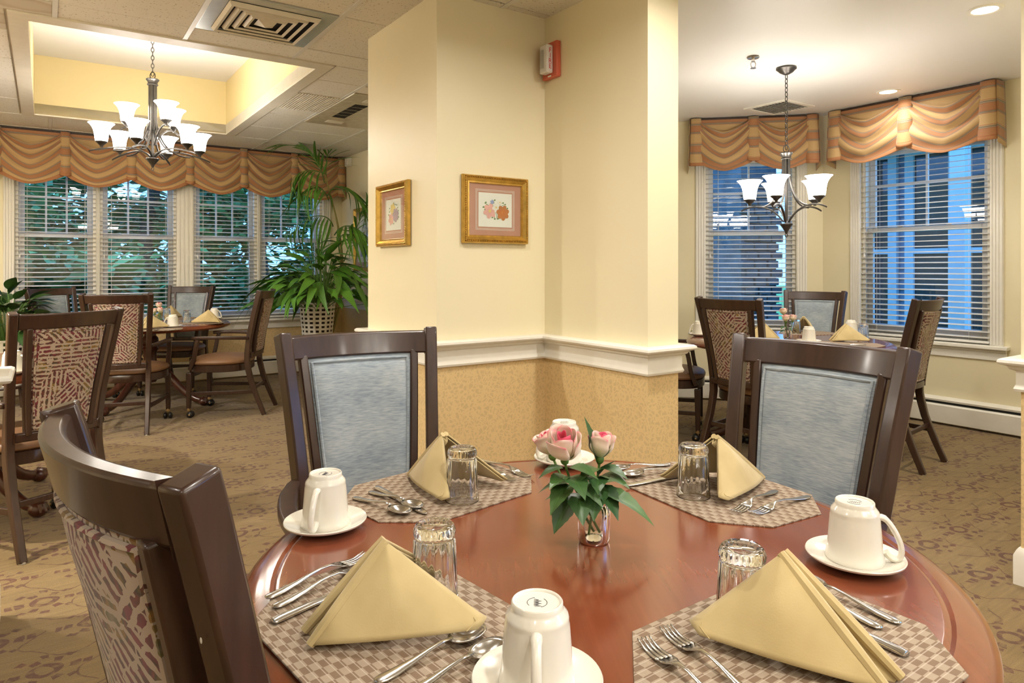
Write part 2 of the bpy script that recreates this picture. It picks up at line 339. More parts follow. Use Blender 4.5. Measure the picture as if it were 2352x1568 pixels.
# ------------------------------------------------------------------ room shell
ZC, ZA = 2.61, 2.655               # main ceiling, alcove ceiling
def uvobj(o): o.rotation_euler = (0, 0, TH); return o
def struct(mb, name, mat, **kw):
    o = mb.build(name, mat, **kw); o['kind'] = 'structure'; return uvobj(o)
struct(MB().prism([(-3.4,-3.4),(3.4,-3.4),(3.4,.92),(6.12,.92),(6.12,3.66),(4.95,4.84),(3.3,4.84),(3.3,8.4),(-3.4,8.4)], -.06, 0), 'floor', M['carpet'])
class Wall: pass
def wall(name, p0, p1, openings, mat, z1=2.75, th=.16):
    f = Wall(); f.ang = TH+math.atan2(p1[1]-p0[1], p1[0]-p0[0]); x, y = xy(*p0); f.loc = (x, y, 0); f.len = math.hypot(p1[0]-p0[0], p1[1]-p0[1])
    mb = MB(); xs = 0
    for (a, b, c, d) in sorted(openings):
        mb.box(xs, a, 0, th, 0, z1); mb.box(a, b, 0, th, 0, c); mb.box(a, b, 0, th, d, z1); xs = b
    mb.box(xs, f.len, 0, th, 0, z1)
    o = mb.build(name, mat, smooth=False); o['kind'] = 'structure'; o.location = f.loc; o.rotation_euler = (0, 0, f.ang); f.o = o; return f
LWIN = [(-.24, .44), (.47, 1.19), (1.36, 2.04), (2.07, 2.81)]
WL = wall('wall_left', (-3.2, 8.22), (3.06, 8.22), [(a+3.2, b+3.2, .66, 2.30) for a, b in LWIN], M['wall'])
K = (5.95, 3.592); T1 = 1.55; K0 = (K[0]-T1/2**.5, K[1]+T1/2**.5)
W2 = wall('wall_right', K, (5.95, .95), [(.36, 1.36, .66, 2.30)], M['wall_alcove'])
W1 = wall('wall_bay', K0, K, [(T1-1.05, T1-.235, .66, 2.30)], M['wall_alcove'])
wall('wall_alcove_back', (3.1, K0[1]), K0, [], M['wall_alcove'])
PW = wall('wall_near', (3.185, 1.09), (3.185, -3.2), [(1.75, 2.75, .66, 2.3), (2.85, 3.85, .66, 2.3)], M['wall'], th=.2)
struct(MB().prism([(3.38, .93), (6.1, .93), (6.1, 1.09), (3.38, 1.09)], 0, 2.75), 'wall_alcove_side', M['wall_alcove'], smooth=False)
wall('wall_back', (3.4, -3.2), (-3.2, -3.2), [], M['wall'])
wall('wall_far_left', (-3.2, -3.2), (-3.2, 8.3), [], M['wall'])
PIL = [(3.06, 8.4), (3.06, 3.83), (1.586, 3.83), (1.586, 2.97), (2.25, 2.97), (2.25, 2.2), (2.45, 2.2), (2.45, 3.3), (3.22, 3.3), (3.22, 8.4)]
struct(MB().prism(PIL, 0, 2.8), 'wall_pillar', M['wall'], smooth=False)
struct(MB().prism([(-2.4, 2.86), (-.15, 2.86), (-.15, 3.04), (-2.4, 3.04)], 0, 2.8), 'wall_wing', M['wall'], smooth=False)
def molding(name, path, prof, mat):
    P = [Vector(q) for q in path]; n = len(P); ring = []
    for i in range(n):
        d0 = (P[i]-P[i-1]).normalized() if i else (P[1]-P[0]).normalized()
        d1 = (P[i+1]-P[i]).normalized() if i < n-1 else d0
        n0 = Vector((d0.y, -d0.x)); n1 = Vector((d1.y, -d1.x)); mm = (n0+n1)
        mm = mm/mm.dot(n0) if mm.dot(n0) > .01 else n0
        ring.append([(P[i].x+mm.x*a, P[i].y+mm.y*a, z) for a, z in prof])
    k = len(prof); mb = MB(); mb.add([q for r in ring for q in r], [(i*k+j, i*k+(j+1) % k, (i+1)*k+(j+1) % k, (i+1)*k+j) for i in range(n-1) for j in range(k)]+[tuple(range(k)), tuple(range((n-1)*k, n*k))[::-1]])
    return struct(mb, name, mat, ang=30)
RAIL = [(0,.762),(.016,.762),(.02,.772),(.016,.782),(.013,.79),(.013,.842),(.03,.850),(.036,.862),(.056,.868),(.062,.876),(.060,.886),(.05,.892),(0,.892)]
BASE = [(0,0),(.02,0),(.02,.115),(.012,.135),(.006,.145),(0,.145)]
PP = [(3.06, 8.22), (3.06, 3.83), (1.586, 3.83), (1.586, 2.97), (2.25, 2.97), (2.25, 2.2), (2.45, 2.2), (2.45, 3.29)]
molding('trim_1', PP, RAIL, M['trim']); molding('baseboard_pillar', PP, BASE, M['trim'])
PN = [(3.384, 1.09), (3.185, 1.09), (3.185, -3.2)]
molding('trim_2', PN, RAIL, M['trim']); molding('baseboard_near', PN, BASE, M['trim'])
PQ = [(-2.4, 2.86), (-.15, 2.86), (-.15, 3.04), (-2.4, 3.04)]
molding('trim_3', PQ, RAIL, M['trim']); molding('baseboard_wing', PQ, BASE, M['trim'])

# main ceiling: slab with the tray opening, acoustic tiles laid under it, metal runners
TRO = (-.165, 1.605, 4.45, 7.42); TRI = (-.075, 1.515, 4.57, 7.34); ZT = 3.13
mb = MB()
for poly in ([(-3.3,-3.3),(3.3,-3.3),(3.3,1.09),(2.45,2.2),(-3.3,2.2)], [(-3.3,2.2),(2.45,2.2),(2.45,3.0),(3.15,3.8),(3.15,TRI[2]),(-3.3,TRI[2])], [(-3.3,TRI[2]),(TRI[0],TRI[2]),(TRI[0],TRI[3]),(-3.3,TRI[3])],
             [(TRI[1],TRI[2]),(3.15,TRI[2]),(3.15,TRI[3]),(TRI[1],TRI[3])], [(-3.3,TRI[3]),(3.15,TRI[3]),(3.15,8.4),(-3.3,8.4)]): mb.prism(poly, ZC+.012, ZC+.09)
ceil = struct(mb, 'ceiling', M['vent'], smooth=False)
TS, TU0, TV0 = .641, .045, 4.842
def rects(u0, u1, v0, v1, hole):
    a, b, c, d = hole; out = []
    if u1 <= a or u0 >= b or v1 <= c or v0 >= d: return [(u0, u1, v0, v1)]
    if v0 < c: out.append((u0, u1, v0, c)); v0 = c
    if v1 > d: out.append((u0, u1, d, v1)); v1 = d
    if u0 < a: out.append((u0, a, v0, v1))
    if u1 > b: out.append((b, u1, v0, v1))
    return [r for r in out if r[1]-r[0] > .03 and r[3]-r[2] > .03]
TM = {}
def tile(u0, u1, v0, v1, key='tile'):
    wv, hv = round(u1-u0, 3), round(v1-v0, 3); k = (wv, hv, key)
    if k not in TM:
        g = .011; o = MB().box(-wv/2+.0125, wv/2-.0125, -hv/2+g/2, hv/2-g/2, ZC-.004, ZC+.012).build('ceiling_tile', M[key], ceil, bevel=.003, smooth=False); TM[k] = o
    else: o = inst(TM[k], ceil)
    o.location = ((u0+u1)/2, (v0+v1)/2, rnd.uniform(-.0015, .0015)); return o
VENT = (TU0+TS, TU0+2*TS, TV0-2*TS, TV0-TS); RIB = (1.605, TU0+3*TS, 5.28, 5.87); ACP = (TU0+3*TS, TU0+4*TS, 5.04, 6.30)
for i in range(-6, 5):
    for j in range(-13, 6):
        u0, v0 = TU0+i*TS, TV0+j*TS; u1, v1 = u0+TS, v0+TS
        u0, u1, v0, v1 = max(u0, -3.2), min(u1, 3.12), max(v0, -3.2), min(v1, 8.24)
        if u1-u0 < .05 or v1-v0 < .05 or (u0 > 2.2 and 1.0 < v0 < 3.0): continue
        rs = [(u0, u1, v0, v1)]
        for h in (TRO, VENT, RIB, ACP): rs = [q for r in rs for q in rects(*r, h)]
        for r in rs: tile(*r, key='tile_stain' if (i == -1 and j == -1) else 'tile')
for i in range(-5, 5):
    u = TU0+i*TS; spans = [(-3.2, 8.22)]
    if TRO[0] < u < TRO[1]: spans = [(-3.2, TRO[2]), (TRO[3], 8.22)]
    for a, b in spans:
        o = MB().box(-.0125, .0125, a, b, ZC-.007, ZC+.012).build('ceiling_runner', M['tbar'], ceil, smooth=False); o.location = (u, 0, 0)
a, b, c, d = TRI
mb = MB(); mb.box(a-.02, a, c-.02, d+.02, ZC, ZT); mb.box(b, b+.02, c-.02, d+.02, ZC, ZT); mb.box(a, b, c-.02, c, ZC, ZT); mb.box(a, b, d, d+.02, ZC, ZT)
mb.build('tray_wall', M['tray_paint'], ceil, smooth=False)
MB().box(a-.02, b+.02, c-.02, d+.02, ZT, ZT+.02).build('tray_top', M['plaster'], ceil, smooth=False)
mb = MB(); A, B, C, D = TRO
mb.box(A, a, C, D, ZC-.012, ZC+.012); mb.box(b, B, C, D, ZC-.012, ZC+.012); mb.box(a, b, C, c, ZC-.012, ZC+.012); mb.box(a, b, d, D, ZC-.012, ZC+.012)
mb.build('tray_trim', M['vent'], ceil, smooth=False)
# alcove ceiling and the step between the two ceilings
o = struct(MB().prism([(2.3,2.2),(2.45,2.2),(3.185,1.09),(6.15,.98),(6.15,3.66),(4.95,4.86),(2.3,4.86)], ZA, ZA+.08), 'ceiling_alcove', M['plaster'], smooth=False)
struct(MB().prism([(2.44,2.19),(3.18,1.08),(3.20,1.10),(2.46,2.21)], ZC-.004, ZA+.05), 'trim_4', M['plaster'], smooth=False)

# ---- ceiling fittings
def uvroot(name, u, v, z, label, cat, group=None, a=0):
    x, y = xy(u, v); return empty(name, (x, y, z), TH+a, label, cat, group)
r = uvroot('ceiling_diffuser', (VENT[0]+VENT[1])/2, (VENT[2]+VENT[3])/2, ZC, 'square stepped air diffuser in a shiny metal ceiling panel', 'vent')
MB().box(-.308, .308, -.308, .308, -.006, .01).build('panel', M['vent_panel'], r, bevel=.002)
MB().box(-.235, .235, -.235, .235, -.008, -.004).build('throat', M['black'], r)
for k in range(5):
    s0 = .235-.045*k; s1 = s0-.026; z0, z1 = -.030+.002*k, -.008
    mb = MB()
    if k < 4:
        q = [(-1,-1),(1,-1),(1,1),(-1,1)]; vs_ = [(x*s0, y*s0, -.010) for x, y in q]+[(x*(s0-.012), y*(s0-.012), z0) for x, y in q]+[(x*s1, y*s1, z0+.004) for x, y in q]+[(x*(s1), y*(s1), -.009) for x, y in q]
        mb.add(vs_, [(a*4+i, a*4+(i+1) % 4, (a+1)*4+(i+1) % 4, (a+1)*4+i) for a in range(2) for i in range(4)])
    else:
        mb.add([(-.05,-.05,-.012),(.05,-.05,-.012),(.05,.05,-.012),(-.05,.05,-.012),(0,0,-.036)], [(0,1,4),(1,2,4),(2,3,4),(3,0,4),(3,2,1,0)])
    mb.build('cone', M['vent'], r, smooth=False, solid=.003 if k < 4 else 0)
r = uvroot('ribbed_grille', (RIB[0]+RIB[1])/2, (RIB[2]+RIB[3])/2, ZC, 'ribbed beige return grille set beside the ceiling tray', 'vent')
wv, hv = RIB[1]-RIB[0], RIB[3]-RIB[2]
back = MB().box(-wv/2, wv/2, -hv/2, hv/2, -.002, .01).build('backing', M['vent'], r)
rb = MB().box(-.004, .004, -hv/2, hv/2, -.012, -.002).build('rib', M['vent'], r)
n = 17
for k in range(n):
    q = rb if k == 0 else inst(rb, r); q.location.x = -wv/2+(k+.5)*wv/n
r = uvroot('ceiling_air_panel', (ACP[0]+ACP[1])/2, (ACP[2]+ACP[3])/2, ZC, 'long glossy beige ceiling panel with a slotted outlet', 'vent')
wv, hv = ACP[1]-ACP[0], ACP[3]-ACP[2]
MB().box(-wv/2+.01, wv/2-.01, -hv/2+.01, hv/2-.01, -.014, .01).build('panel', simple('beige_gloss_panel', (.62, .56, .44), .15, .15), r, bevel=.004)
sl = None
for k in range(5):
    for q in range(7):
        if sl is None: sl = MB().box(-.045, .045, -.004, .004, -.0155, -.0135).build('slot', M['black'], r); s_ = sl
        else: s_ = inst(sl, r)
        s_.location = (-.12+(k*0), -.30+k*.115+q*.015, 0); s_.scale.x = 1.3
for sy in (-.45, .45): MB().box(-.16, .0, sy-.05, sy+.05, -.0165, -.0135).build('access_plate', M['vent'], r, bevel=.002)
r = uvroot('alcove_vent', 5.29, 3.60, ZA, 'white square louvred vent in the smooth plaster ceiling', 'vent')
mb = MB(); 
for x0, x1, y0, y1 in ((-.21,.21,-.21,-.17),(-.21,.21,.17,.21),(-.21,-.17,-.17,.17),(.17,.21,-.17,.17)): mb.box(x0, x1, y0, y1, -.012, 0)
mb.build('frame', M['trim'], r, bevel=.002); MB().box(-.17, .17, -.17, .17, -.004, -.001).build('backing', M['black'], r)
lv = None
for k in range(11):
    lo = MB().box(-.17, .17, -.011, .011, -.001, .001).build('louvre', M['trim'], r) if lv is None else inst(lv, r); lv = lv or lo
    lo.location = (0, -.155+k*.031, -.009); lo.rotation_euler.x = rad(40)
def can_light(x, y, z, label, watts, group=None):
    r = empty('recessed_light', (x, y, z), 0, label, 'ceiling light', group)
    MB().lathe([(.062, .012), (.062, -.004), (.070, -.008), (.086, -.006), (.088, .0)], 28).build('trim_ring', M['trim'], r)
    MB().lathe([(.0005, -.0015), (.04, -.002), (.062, -.001)], 24).build('lens', M['lens'], r)
    if watts:
        l = bpy.data.lights.new('can_lamp', 'AREA'); l.shape = 'DISK'; l.size = .12; l.energy = watts; l.color = (1.0, .93, .84); l.spread = rad(165)
        lo = bpy.data.objects.new('can_lamp', l); col.objects.link(lo); lo.parent = r; lo.location.z = -.012
    return r
q = pix(2262, 22, 0); 
Yc = (ZA-EYE)*FPX/(YH-22); can_light((2262-CXP)*Yc/FPX, Yc, ZA, 'recessed downlight in the plaster ceiling near the outer wall corner', CAN_W)
Yc = (ZA-EYE)*FPX/(YH-210); can_light((2040-CXP)*Yc/FPX, Yc, ZA, 'recessed downlight in the plaster ceiling between the two valances', CAN_W*.25)
for k, (u, v) in enumerate([(.5, -2.1), (2.2, -2.0), (.7, .0), (2.3, .2), (.9, 1.9), (-1.2, -1.0), (-1.6, 1.2), (-1.9, 5.2), (2.2, 1.6), (-1.2, 3.6)]):
    x, y = xy(u, v); can_light(x, y, ZC-.006, 'recessed downlight in the tiled ceiling of the main dining room', CAN_W*(3.6 if v > 3 else .78), 'downlights in the tiled ceiling')
Yc = (ZA-EYE)*FPX/(YH-130)
r = empty('fire_sprinkler', ((1730-CXP)*Yc/FPX, Yc, ZA), 0, 'small chrome fire sprinkler head on the plaster ceiling', 'sprinkler')
MB().lathe([(.0005, -.001), (.036, -.002), (.04, -.008), (.036, -.012), (.014, -.014), (.0005, -.014)], 20).build('escutcheon', M['chrome'], r)
mb = MB().tube([(0, 0, -.01), (0, 0, -.035)], .011, 10); 
for s in (-1, 1): mb.tube([(s*.010, 0, -.03), (s*.017, 0, -.05), (s*.012, 0, -.068), (0, 0, -.074)], .0035, 6)
mb.build('yoke', M['chrome'], r); MB().lathe([(.0005, -.074), (.018, -.075), (.019, -.078), (.0005, -.079)], 16).build('deflector', M['chrome'], r)

# ---- windows
def at_wall(o, f): o.location = f.loc; o.rotation_euler = (0, 0, f.ang); return o
def frame_boxes(x0, x1, z0, z1, w, y0, y1, wb=None, wt=None):
    wb = wb or w; wt = wt or w; mb = MB()
    mb.box(x0, x0+w, y0, y1, z0, z1); mb.box(x1-w, x1, y0, y1, z0, z1); mb.box(x0+w, x1-w, y0, y1, z0, z0+wb); mb.box(x0+w, x1-w, y0, y1, z1-wt, z1); return mb
def window(n, f, x0, x1, z0=.66, z1=2.30, meet=1.58, cols=3, rows=2):
    r = at_wall(empty('window_%d' % n, kind='structure'), f)
    frame_boxes(x0, x1, z0, z1, .03, .02, .15).build('window_frame', M['trim'], r, bevel=.003)
    a, b = x0+.03, x1-.03
    lo = frame_boxes(a, b, z0+.03, meet+.02, .048, .05, .082, .075, .042).build('lower_sash', M['vinyl_frame'], r, bevel=.004)
    MB().box(a+.048, b-.048, .064, .068, z0+.105, meet-.022).build('pane', M['pane'], lo)
    up = frame_boxes(a, b, meet-.022, z1-.03, .048, .09, .122, .042, .05).build('upper_sash', M['vinyl_frame'], r, bevel=.004)
    MB().box(a+.048, b-.048, .104, .108, meet+.02, z1-.08).build('pane', M['pane'], up)
    for k in range(1, cols):
        xm = lerp(a+.048, b-.048, k/cols); MB().box(xm-.009, xm+.009, .096, .116, meet+.02, z1-.08).build('muntin', M['vinyl_frame'], up)
    for k in range(1, rows):
        zm = lerp(meet+.02, z1-.08, k/rows)
        if rows == 2: zm = meet+.02+.36
        MB().box(a+.048, b-.048, .097, .115, zm-.009, zm+.009).build('muntin', M['vinyl_frame'], up)
    for k in (.3, .7):
        xm = lerp(a, b, k); MB().box(xm-.02, xm+.02, .045, .06, meet+.02, meet+.032).build('sash_lock', M['vinyl_frame'], lo, bevel=.002)
    return r
TN = [4]
def casing(f, cols_, z0=.66, z1=2.30, stool=None):
    # cols_: (x0,x1) of each vertical board; fluted
    for x0, x1 in cols_:
        TN[0] += 1; mb = MB().box(x0, x1, -.018, 0, z0, z1+.09); k = 4 if x1-x0 > .07 else 3
        for i in range(k):
            c = lerp(x0, x1, (i+.5)/k); h = (x1-x0)/k*.28; mb.box(c-h, c+h, -.026, -.018, z0+.01, z1+.09)
        o = at_wall(mb.build('trim_%d' % TN[0], M['trim'], bevel=.002), f); o['kind'] = 'structure'
    a, b = stool; TN[0] += 1
    mb = MB().box(a, b, -.065, .02, z0-.028, z0); mb.box(a+.02, b-.02, -.03, 0, z0-.05, z0-.028); mb.box(a+.02, b-.02, -.016, 0, z0-.115, z0-.05)
    o = at_wall(mb.build('trim_%d' % TN[0], M['trim'], bevel=.005), f); o['kind'] = 'structure'
SLN = [0]
def blind(f, x0, x1, label, z0=.67, z1=2.28, sp=.0445, tilt=9, cords=(.14, .86), tass=1.35):
    r = at_wall(empty('window_blind', label=label, cat='blind', group='white slatted blinds in the windows'), f)
    yb = .012; MB().box(x0, x1, yb-.028, yb+.028, z1-.045, z1).build('head_rail', M['slat'], r, bevel=.003)
    MB().box(x0, x1, yb-.025, yb+.025, z0, z0+.018).build('bottom_rail', M['slat'], r, bevel=.004)
    mb = MB().grid(lambda s, t: (lerp(x0, x1, s)-(x0+x1)/2, (t-.5)*.05, .0028*(1-(2*t-1)**2)), 1, 4); me = None
    z = z0+.045
    while z < z1-.06:
        s_ = mb.build('slat', M['slat'], r, solid=.0026) if me is None else inst(me, r); me = me or s_
        s_.location = ((x0+x1)/2, yb, z+rnd.uniform(-.001, .001)); s_.rotation_euler.x = rad(tilt)+rnd.uniform(-.012, .012); z += sp
    for c in cords:
        xc = lerp(x0, x1, c); mb2 = MB()
        for dy in (-.026, .026): mb2.tube([(xc, yb+dy, z0+.01), (xc, yb+dy, z1-.04)], .0012, 5)
        mb2.build('ladder_cord', M['slat'], r)
    xc = x0+.035; cd_ = MB().tube([(xc, yb-.034, z1-.05), (xc, yb-.034, tass+.03)], .0015, 5).build('pull_cord', M['slat'], r)
    MB().lathe([(.0005, .03), (.006, .028), (.009, .0), (.0005, -.002)], 8, (xc, yb-.034, tass)).build('tassel', M['slat'], cd_)
    return r
names = ['at the leafy corner plant end of the far wall', 'left of the broad fluted post, behind the chandelier', 'right of the broad fluted post on the far wall', 'behind the tall palm on the far wall']
for k, (a, b) in enumerate(LWIN):
    window(k+1, WL, a+3.2, b+3.2); blind(WL, a+3.205, b+3.195, 'white slatted blind in the window '+names[k])
casing(WL, [(2.87, 2.96), (3.64, 3.67), (4.39, 4.56), (5.24, 5.27), (6.01, 6.11)], stool=(2.84, 6.16))
window(5, W1, T1-1.05, T1-.235, cols=2, rows=2); blind(W1, T1-1.045, T1-.24, 'white slatted blind in the narrow angled bay window')
casing(W1, [(T1-1.145, T1-1.05), (T1-.235, T1-.14)], stool=(T1-1.18, T1-.105))
window(6, W2, .36, 1.36, cols=2, rows=2); blind(W2, .365, 1.355, 'white slatted blind in the wide alcove window with blue siding beyond')
casing(W2, [(.27, .36), (1.36, 1.45)], stool=(.23, 1.49))
for k, (a, b) in enumerate(((1.75, 2.75), (2.85, 3.85))):
    window(7+k, PW, a, b, cols=2)
casing(PW, [(1.66, 1.75), (2.75, 2.85), (3.85, 3.94)], stool=(1.62, 3.98))

# ---- baseboard heaters
def heater(f, x0, x1, label):
    r = at_wall(empty('baseboard_heater', label=label, cat='heater'), f)
    MB().prism([(-.001, .02), (-.062, .02), (-.066, .05), (-.07, .155), (-.060, .165), (-.001, .165)], x0, x1).build('body', M['heater'], r)
    o = r.children[0]; o.rotation_euler = (PI/2, 0, PI/2); o.location = (0, 0, 0)
    MB().prism([(-.001, .185), (-.045, .185), (-.052, .20), (-.03, .215), (-.001, .22)], x0, x1).build('hood', M['heater'], r)
    r.children[1].rotation_euler = (PI/2, 0, PI/2)
    MB().box(x0, x1, -.035, -.001, .15, .20).build('fin_slot', M['black'], r)
    for x in (x0, x1-.02): MB().box(x, x+.02, -.073, -.001, .018, .222).build('end_cap', M['heater'], r, bevel=.003)
    return r
heater(WL, .3, 6.24, 'cream baseboard heater along the far window wall')
heater(W2, .06, 2.49, 'cream baseboard heater under the wide alcove window')
heater(W1, .06, T1-.08, 'cream baseboard heater under the narrow bay window')

# ---- swagged valances
def valance(f, pleats, zt, drop, label, pw=.085, proj=.13):
    r = at_wall(empty('window_valance', label=label, cat='valance', group='striped swag valances'), f)
    x0, x1 = pleats[0]-pw/2, pleats[-1]+pw/2
    MB().box(x0, x1, -proj, -.001, zt-.016, zt-.002).build('mounting_board', M['chair_wood'], r)
    mb = MB().grid(lambda s, t: (lerp(x0, x1, s), -proj+.004, zt-.004-t*.26), 4, 4, uvf=lambda s, t: (s*(x1-x0), .09+t*.26)); mb.build('backing_cloth', M['drape'], r)
    for k in range(len(pleats)-1):
        a, b = pleats[k]+pw*.12, pleats[k+1]-pw*.12; ph = rnd.uniform(-.3, .3); asym = rnd.uniform(-.05, .05)
        def fn(s, t, a=a, b=b, ph=ph, asym=asym):
            S = 1-abs(2*(s+asym*sin(PI*s))-1)**1.6
            e = .012+(drop*.80)*t**2.1; mdl = drop*(.26+.74*t)
            z = zt-.006-(e+(mdl-e)*S)
            fold = sin(2*PI*(t*2.8+.12*ph)+S*1.5)
            endg = abs(2*s-1)
            y = -proj-.008-.05*math.sin(PI*s)**.8*(.25+.75*t)-.027*fold*(.35+.65*(1-t*.55))*(.45+.8*endg*(1-endg)*2.2)-.012*t
            x = lerp(a, b, s)+.018*(t)*(1-2*s)*0
            return (x, y, z)
        sw = MB().grid(fn, 30, 34, uvf=lambda s, t: (s, .03+t*.93*drop*1.55)); so = sw.build('swag', M['drape'], r, solid=.002)
        hm = MB().grid(lambda s, t, fn=fn: tuple(Vector(fn(s, 1-.055*(1-t)))+Vector((0, -.003, 0))), 30, 3); hm.build('hem_band', M['drape_hem'], so, solid=.001)
    for k, xp in enumerate(pleats):
        ends = k in (0, len(pleats)-1); dl = drop*(.90 if ends else .83)
        def fp(s, t, xp=xp, dl=dl):
            ang = (s-.5)*PI*1.15; wv = pw*(.5+.16*t); 
            return (xp+wv*sin(ang)*.92, -proj-.012-.022*cos(ang)-.03*t*cos(ang), zt-.004-t*dl-.035*t*(abs(s-.5)*2)**2*(-1 if not ends else -.4))
        jo = MB().grid(fp, 12, 14, uvf=lambda s, t, dl=dl, k=k: (s, .045*k+t*dl)).build('pleat', M['drape'], r, solid=.002)
        MB().grid(lambda s, t, fp=fp: tuple(Vector(fp(s, .93+.07*t))+Vector((0, -.002, 0))), 12, 2).build('hem_band', M['drape_hem'], jo, solid=.001)
    for xe, sg in ((x0, -1), (x1, 1)):
        ro = MB().grid(lambda s, t: (xe+sg*(.004+.012*t), lerp(-proj-.02, -.004, s)-.01*t*(1-s), zt-.004-t*drop*.93-.03*t*s), 4, 10, uvf=lambda s, t: (s, .1+t*drop*.93)).build('return_end', M['drape'], r, solid=.002)
    return r
valance(WL, [p+3.2 for p in (-.93, -.38, .17, .745, 1.30, 1.86, 2.43, 3.0)], ZC-.012, .535, 'long striped swag valance over the four far windows')
valance(W1, [T1-1.15, T1-.635, T1-.125], ZA-.006, .50, 'striped swag valance over the narrow bay window', pw=.1)
valance(W2, [.20, .80, 1.395], ZA-.006, .50, 'striped swag valance over the wide alcove window', pw=.11)

# ---- pictures and wall fittings on the pillar
def flower(mb, cx, cy, R, n, mi, ctr=None, z=.0):
    for k in range(n):
        a = 2*PI*k/n+.3; px, py = cx+R*.55*cos(a), cy+R*.55*sin(a); pts = []
        for i in range(10):
            t = 2*PI*i/10; ex, ey = R*.5*cos(t), R*.36*sin(t); pts.append((px+ex*cos(a)-ey*sin(a), py+ex*sin(a)+ey*cos(a), z+k*.00004))
        mb.add(pts, [tuple(range(10))], None, mi)
    if ctr is not None: mb.add([(cx+R*.22*cos(i*PI/4), cy+R*.22*sin(i*PI/4), z+.0004) for i in range(8)], [tuple(range(8))], None, ctr)
PC = [simple('print_%s' % n, c, .7) for n, c in (('leaf', (.14, .24, .07)), ('pink', (.80, .42, .36)), ('white', (.84, .80, .70)), ('rust', (.52, .17, .035)), ('yellow', (.76, .58, .16)), ('mauve', (.42, .30, .36)), ('blue', (.30, .36, .60)))]
def picture(loc, ang, W, H, label, flowers, inner, glassy=True):
    r = empty('framed_picture', loc, ang, label, 'picture'); fw = .042     # local x right, y into wall, z up; centre at origin
    prof = [(0, 0), (0, -.018), (.006, -.028), (.012, -.022), (.018, -.028), (.032, -.014), (.038, -.016), (.042, -.008), (.042, 0)]
    mb = MB(); cs = [(-1,-1),(1,-1),(1,1),(-1,1)]; k = len(prof)
    vs_ = [(sx*(W/2-d), y, sz*(H/2-d)) for sx, sz in cs for d, y in prof]
    mb.add(vs_, [(i*k+j, ((i+1) % 4)*k+j, ((i+1) % 4)*k+j+1, i*k+j+1) for i in range(4) for j in range(k-1)]); fo = mb.build('frame', M['gold'], r, ang=20)
    bd = None
    nb = int(W/.011)
    mb = MB()
    for sx in (-1, 1):
        for i in range(nb):
            t = (i+.5)/nb
            mb.ball((lerp(-W/2+.012, W/2-.012, t), -.0265, sx*(H/2-.012)), .0035, seg=6, rings=4); mb.ball((sx*(W/2-.012), -.0265, lerp(-H/2+.012, H/2-.012, t)), .0035, seg=6, rings=4)
    bd = mb.build('beading', M['gold'], fo); bd['kind'] = 'stuff'
    MB().box(-W/2+.035, W/2-.035, -.006, -.001, -H/2+.035, H/2-.035).build('mat_board', M['matboard'], r)
    iw, ih = inner; mb = MB()
    for d in (.016, .010):
        mb2 = frame_boxes(-iw/2-d, iw/2+d, -ih/2-d, ih/2+d, .0016, -.0068, -.006); mb.add(mb2.v, mb2.f)
    mb.build('ruled_line', M['paper'], r)
    pr = MB().box(-iw/2, iw/2, -.0072, -.006, -ih/2, ih/2).build('print', M['paper'], r)
    mb = MB(); flowers(mb, iw); fo2 = mb.build('bouquet', PC, pr, smooth=False); fo2.rotation_euler = (PI/2, 0, 0); fo2.location.y = -.0074
    MB().box(-W/2+.04, W/2-.04, -.011, -.0095, -H/2+.04, H/2-.04).build('glazing', M['pane'], r)
    return r
def bq1(mb, w):
    q = random.Random(3)
    for k in range(26):
        a = 2*PI*k/26; R = w*.42*q.uniform(.6, 1); flower(mb, R*cos(a), R*.62*sin(a), w*.055, 1, 0, None, .0001)
        mb.add([(0, 0, .00005), (R*cos(a), R*.62*sin(a), .00005), (R*cos(a+.06), R*.62*sin(a+.06), .00005)], [(0, 1, 2)], None, 0)
    flower(mb, -w*.17, -w*.03, w*.19, 6, 1, 4, .0008); flower(mb, w*.02, w*.07, w*.12, 6, 2, 4, .0012); flower(mb, w*.22, -w*.06, w*.19, 7, 3, 4, .0016)
    flower(mb, w*.13, w*.2, w*.08, 5, 2, 4, .001); flower(mb, -w*.1, w*.2, w*.06, 5, 6, None, .001); flower(mb, w*.2, -w*.05, w*.11, 6, 3, None, .0024)
def bq2(mb, w):
    q = random.Random(5)
    for k in range(20):
        a = 2*PI*k/20; R = w*.36*q.uniform(.6, 1); flower(mb, R*cos(a), R*.9*sin(a), w*.06, 1, 0, None, .0001)
    flower(mb, -w*.14, -w*.12, w*.18, 6, 1, 4, .0008); flower(mb, -w*.02, w*.16, w*.17, 6, 4, None, .0012); flower(mb, w*.17, -w*.02, w*.2, 7, 5, 5, .0016)
# on the narrow face (u = 1.586) and the broad face (v = 2.97)
x, y = xy(1.586-.004, 3.45); picture((x, y, 1.541), TH-PI/2, .40, .345, 'gilt framed floral print on the narrow pillar face', bq2, (.19, .17))
x, y = xy(1.922, 2.97-.004); picture((x, y, 1.548), TH, .40, .345, 'gilt framed rose print on the broad pillar face', bq1, (.205, .175))
def bq3(mb, w): mb.add([(-w*.3, -w*.5, .0002), (w*.3, -w*.5, .0002), (w*.2, w*.3, .0002), (-w*.1, w*.45, .0002)], [(0, 1, 2, 3)], None, 6); flower(mb, 0, w*.2, w*.2, 6, 2, 4, .0005)
x, y = xy(3.06-.004, 7.47); picture((x, y, 1.58), TH-PI/2, .60, .74, 'tall gilt framed print half hidden behind the palm', bq3, (.40, .53))
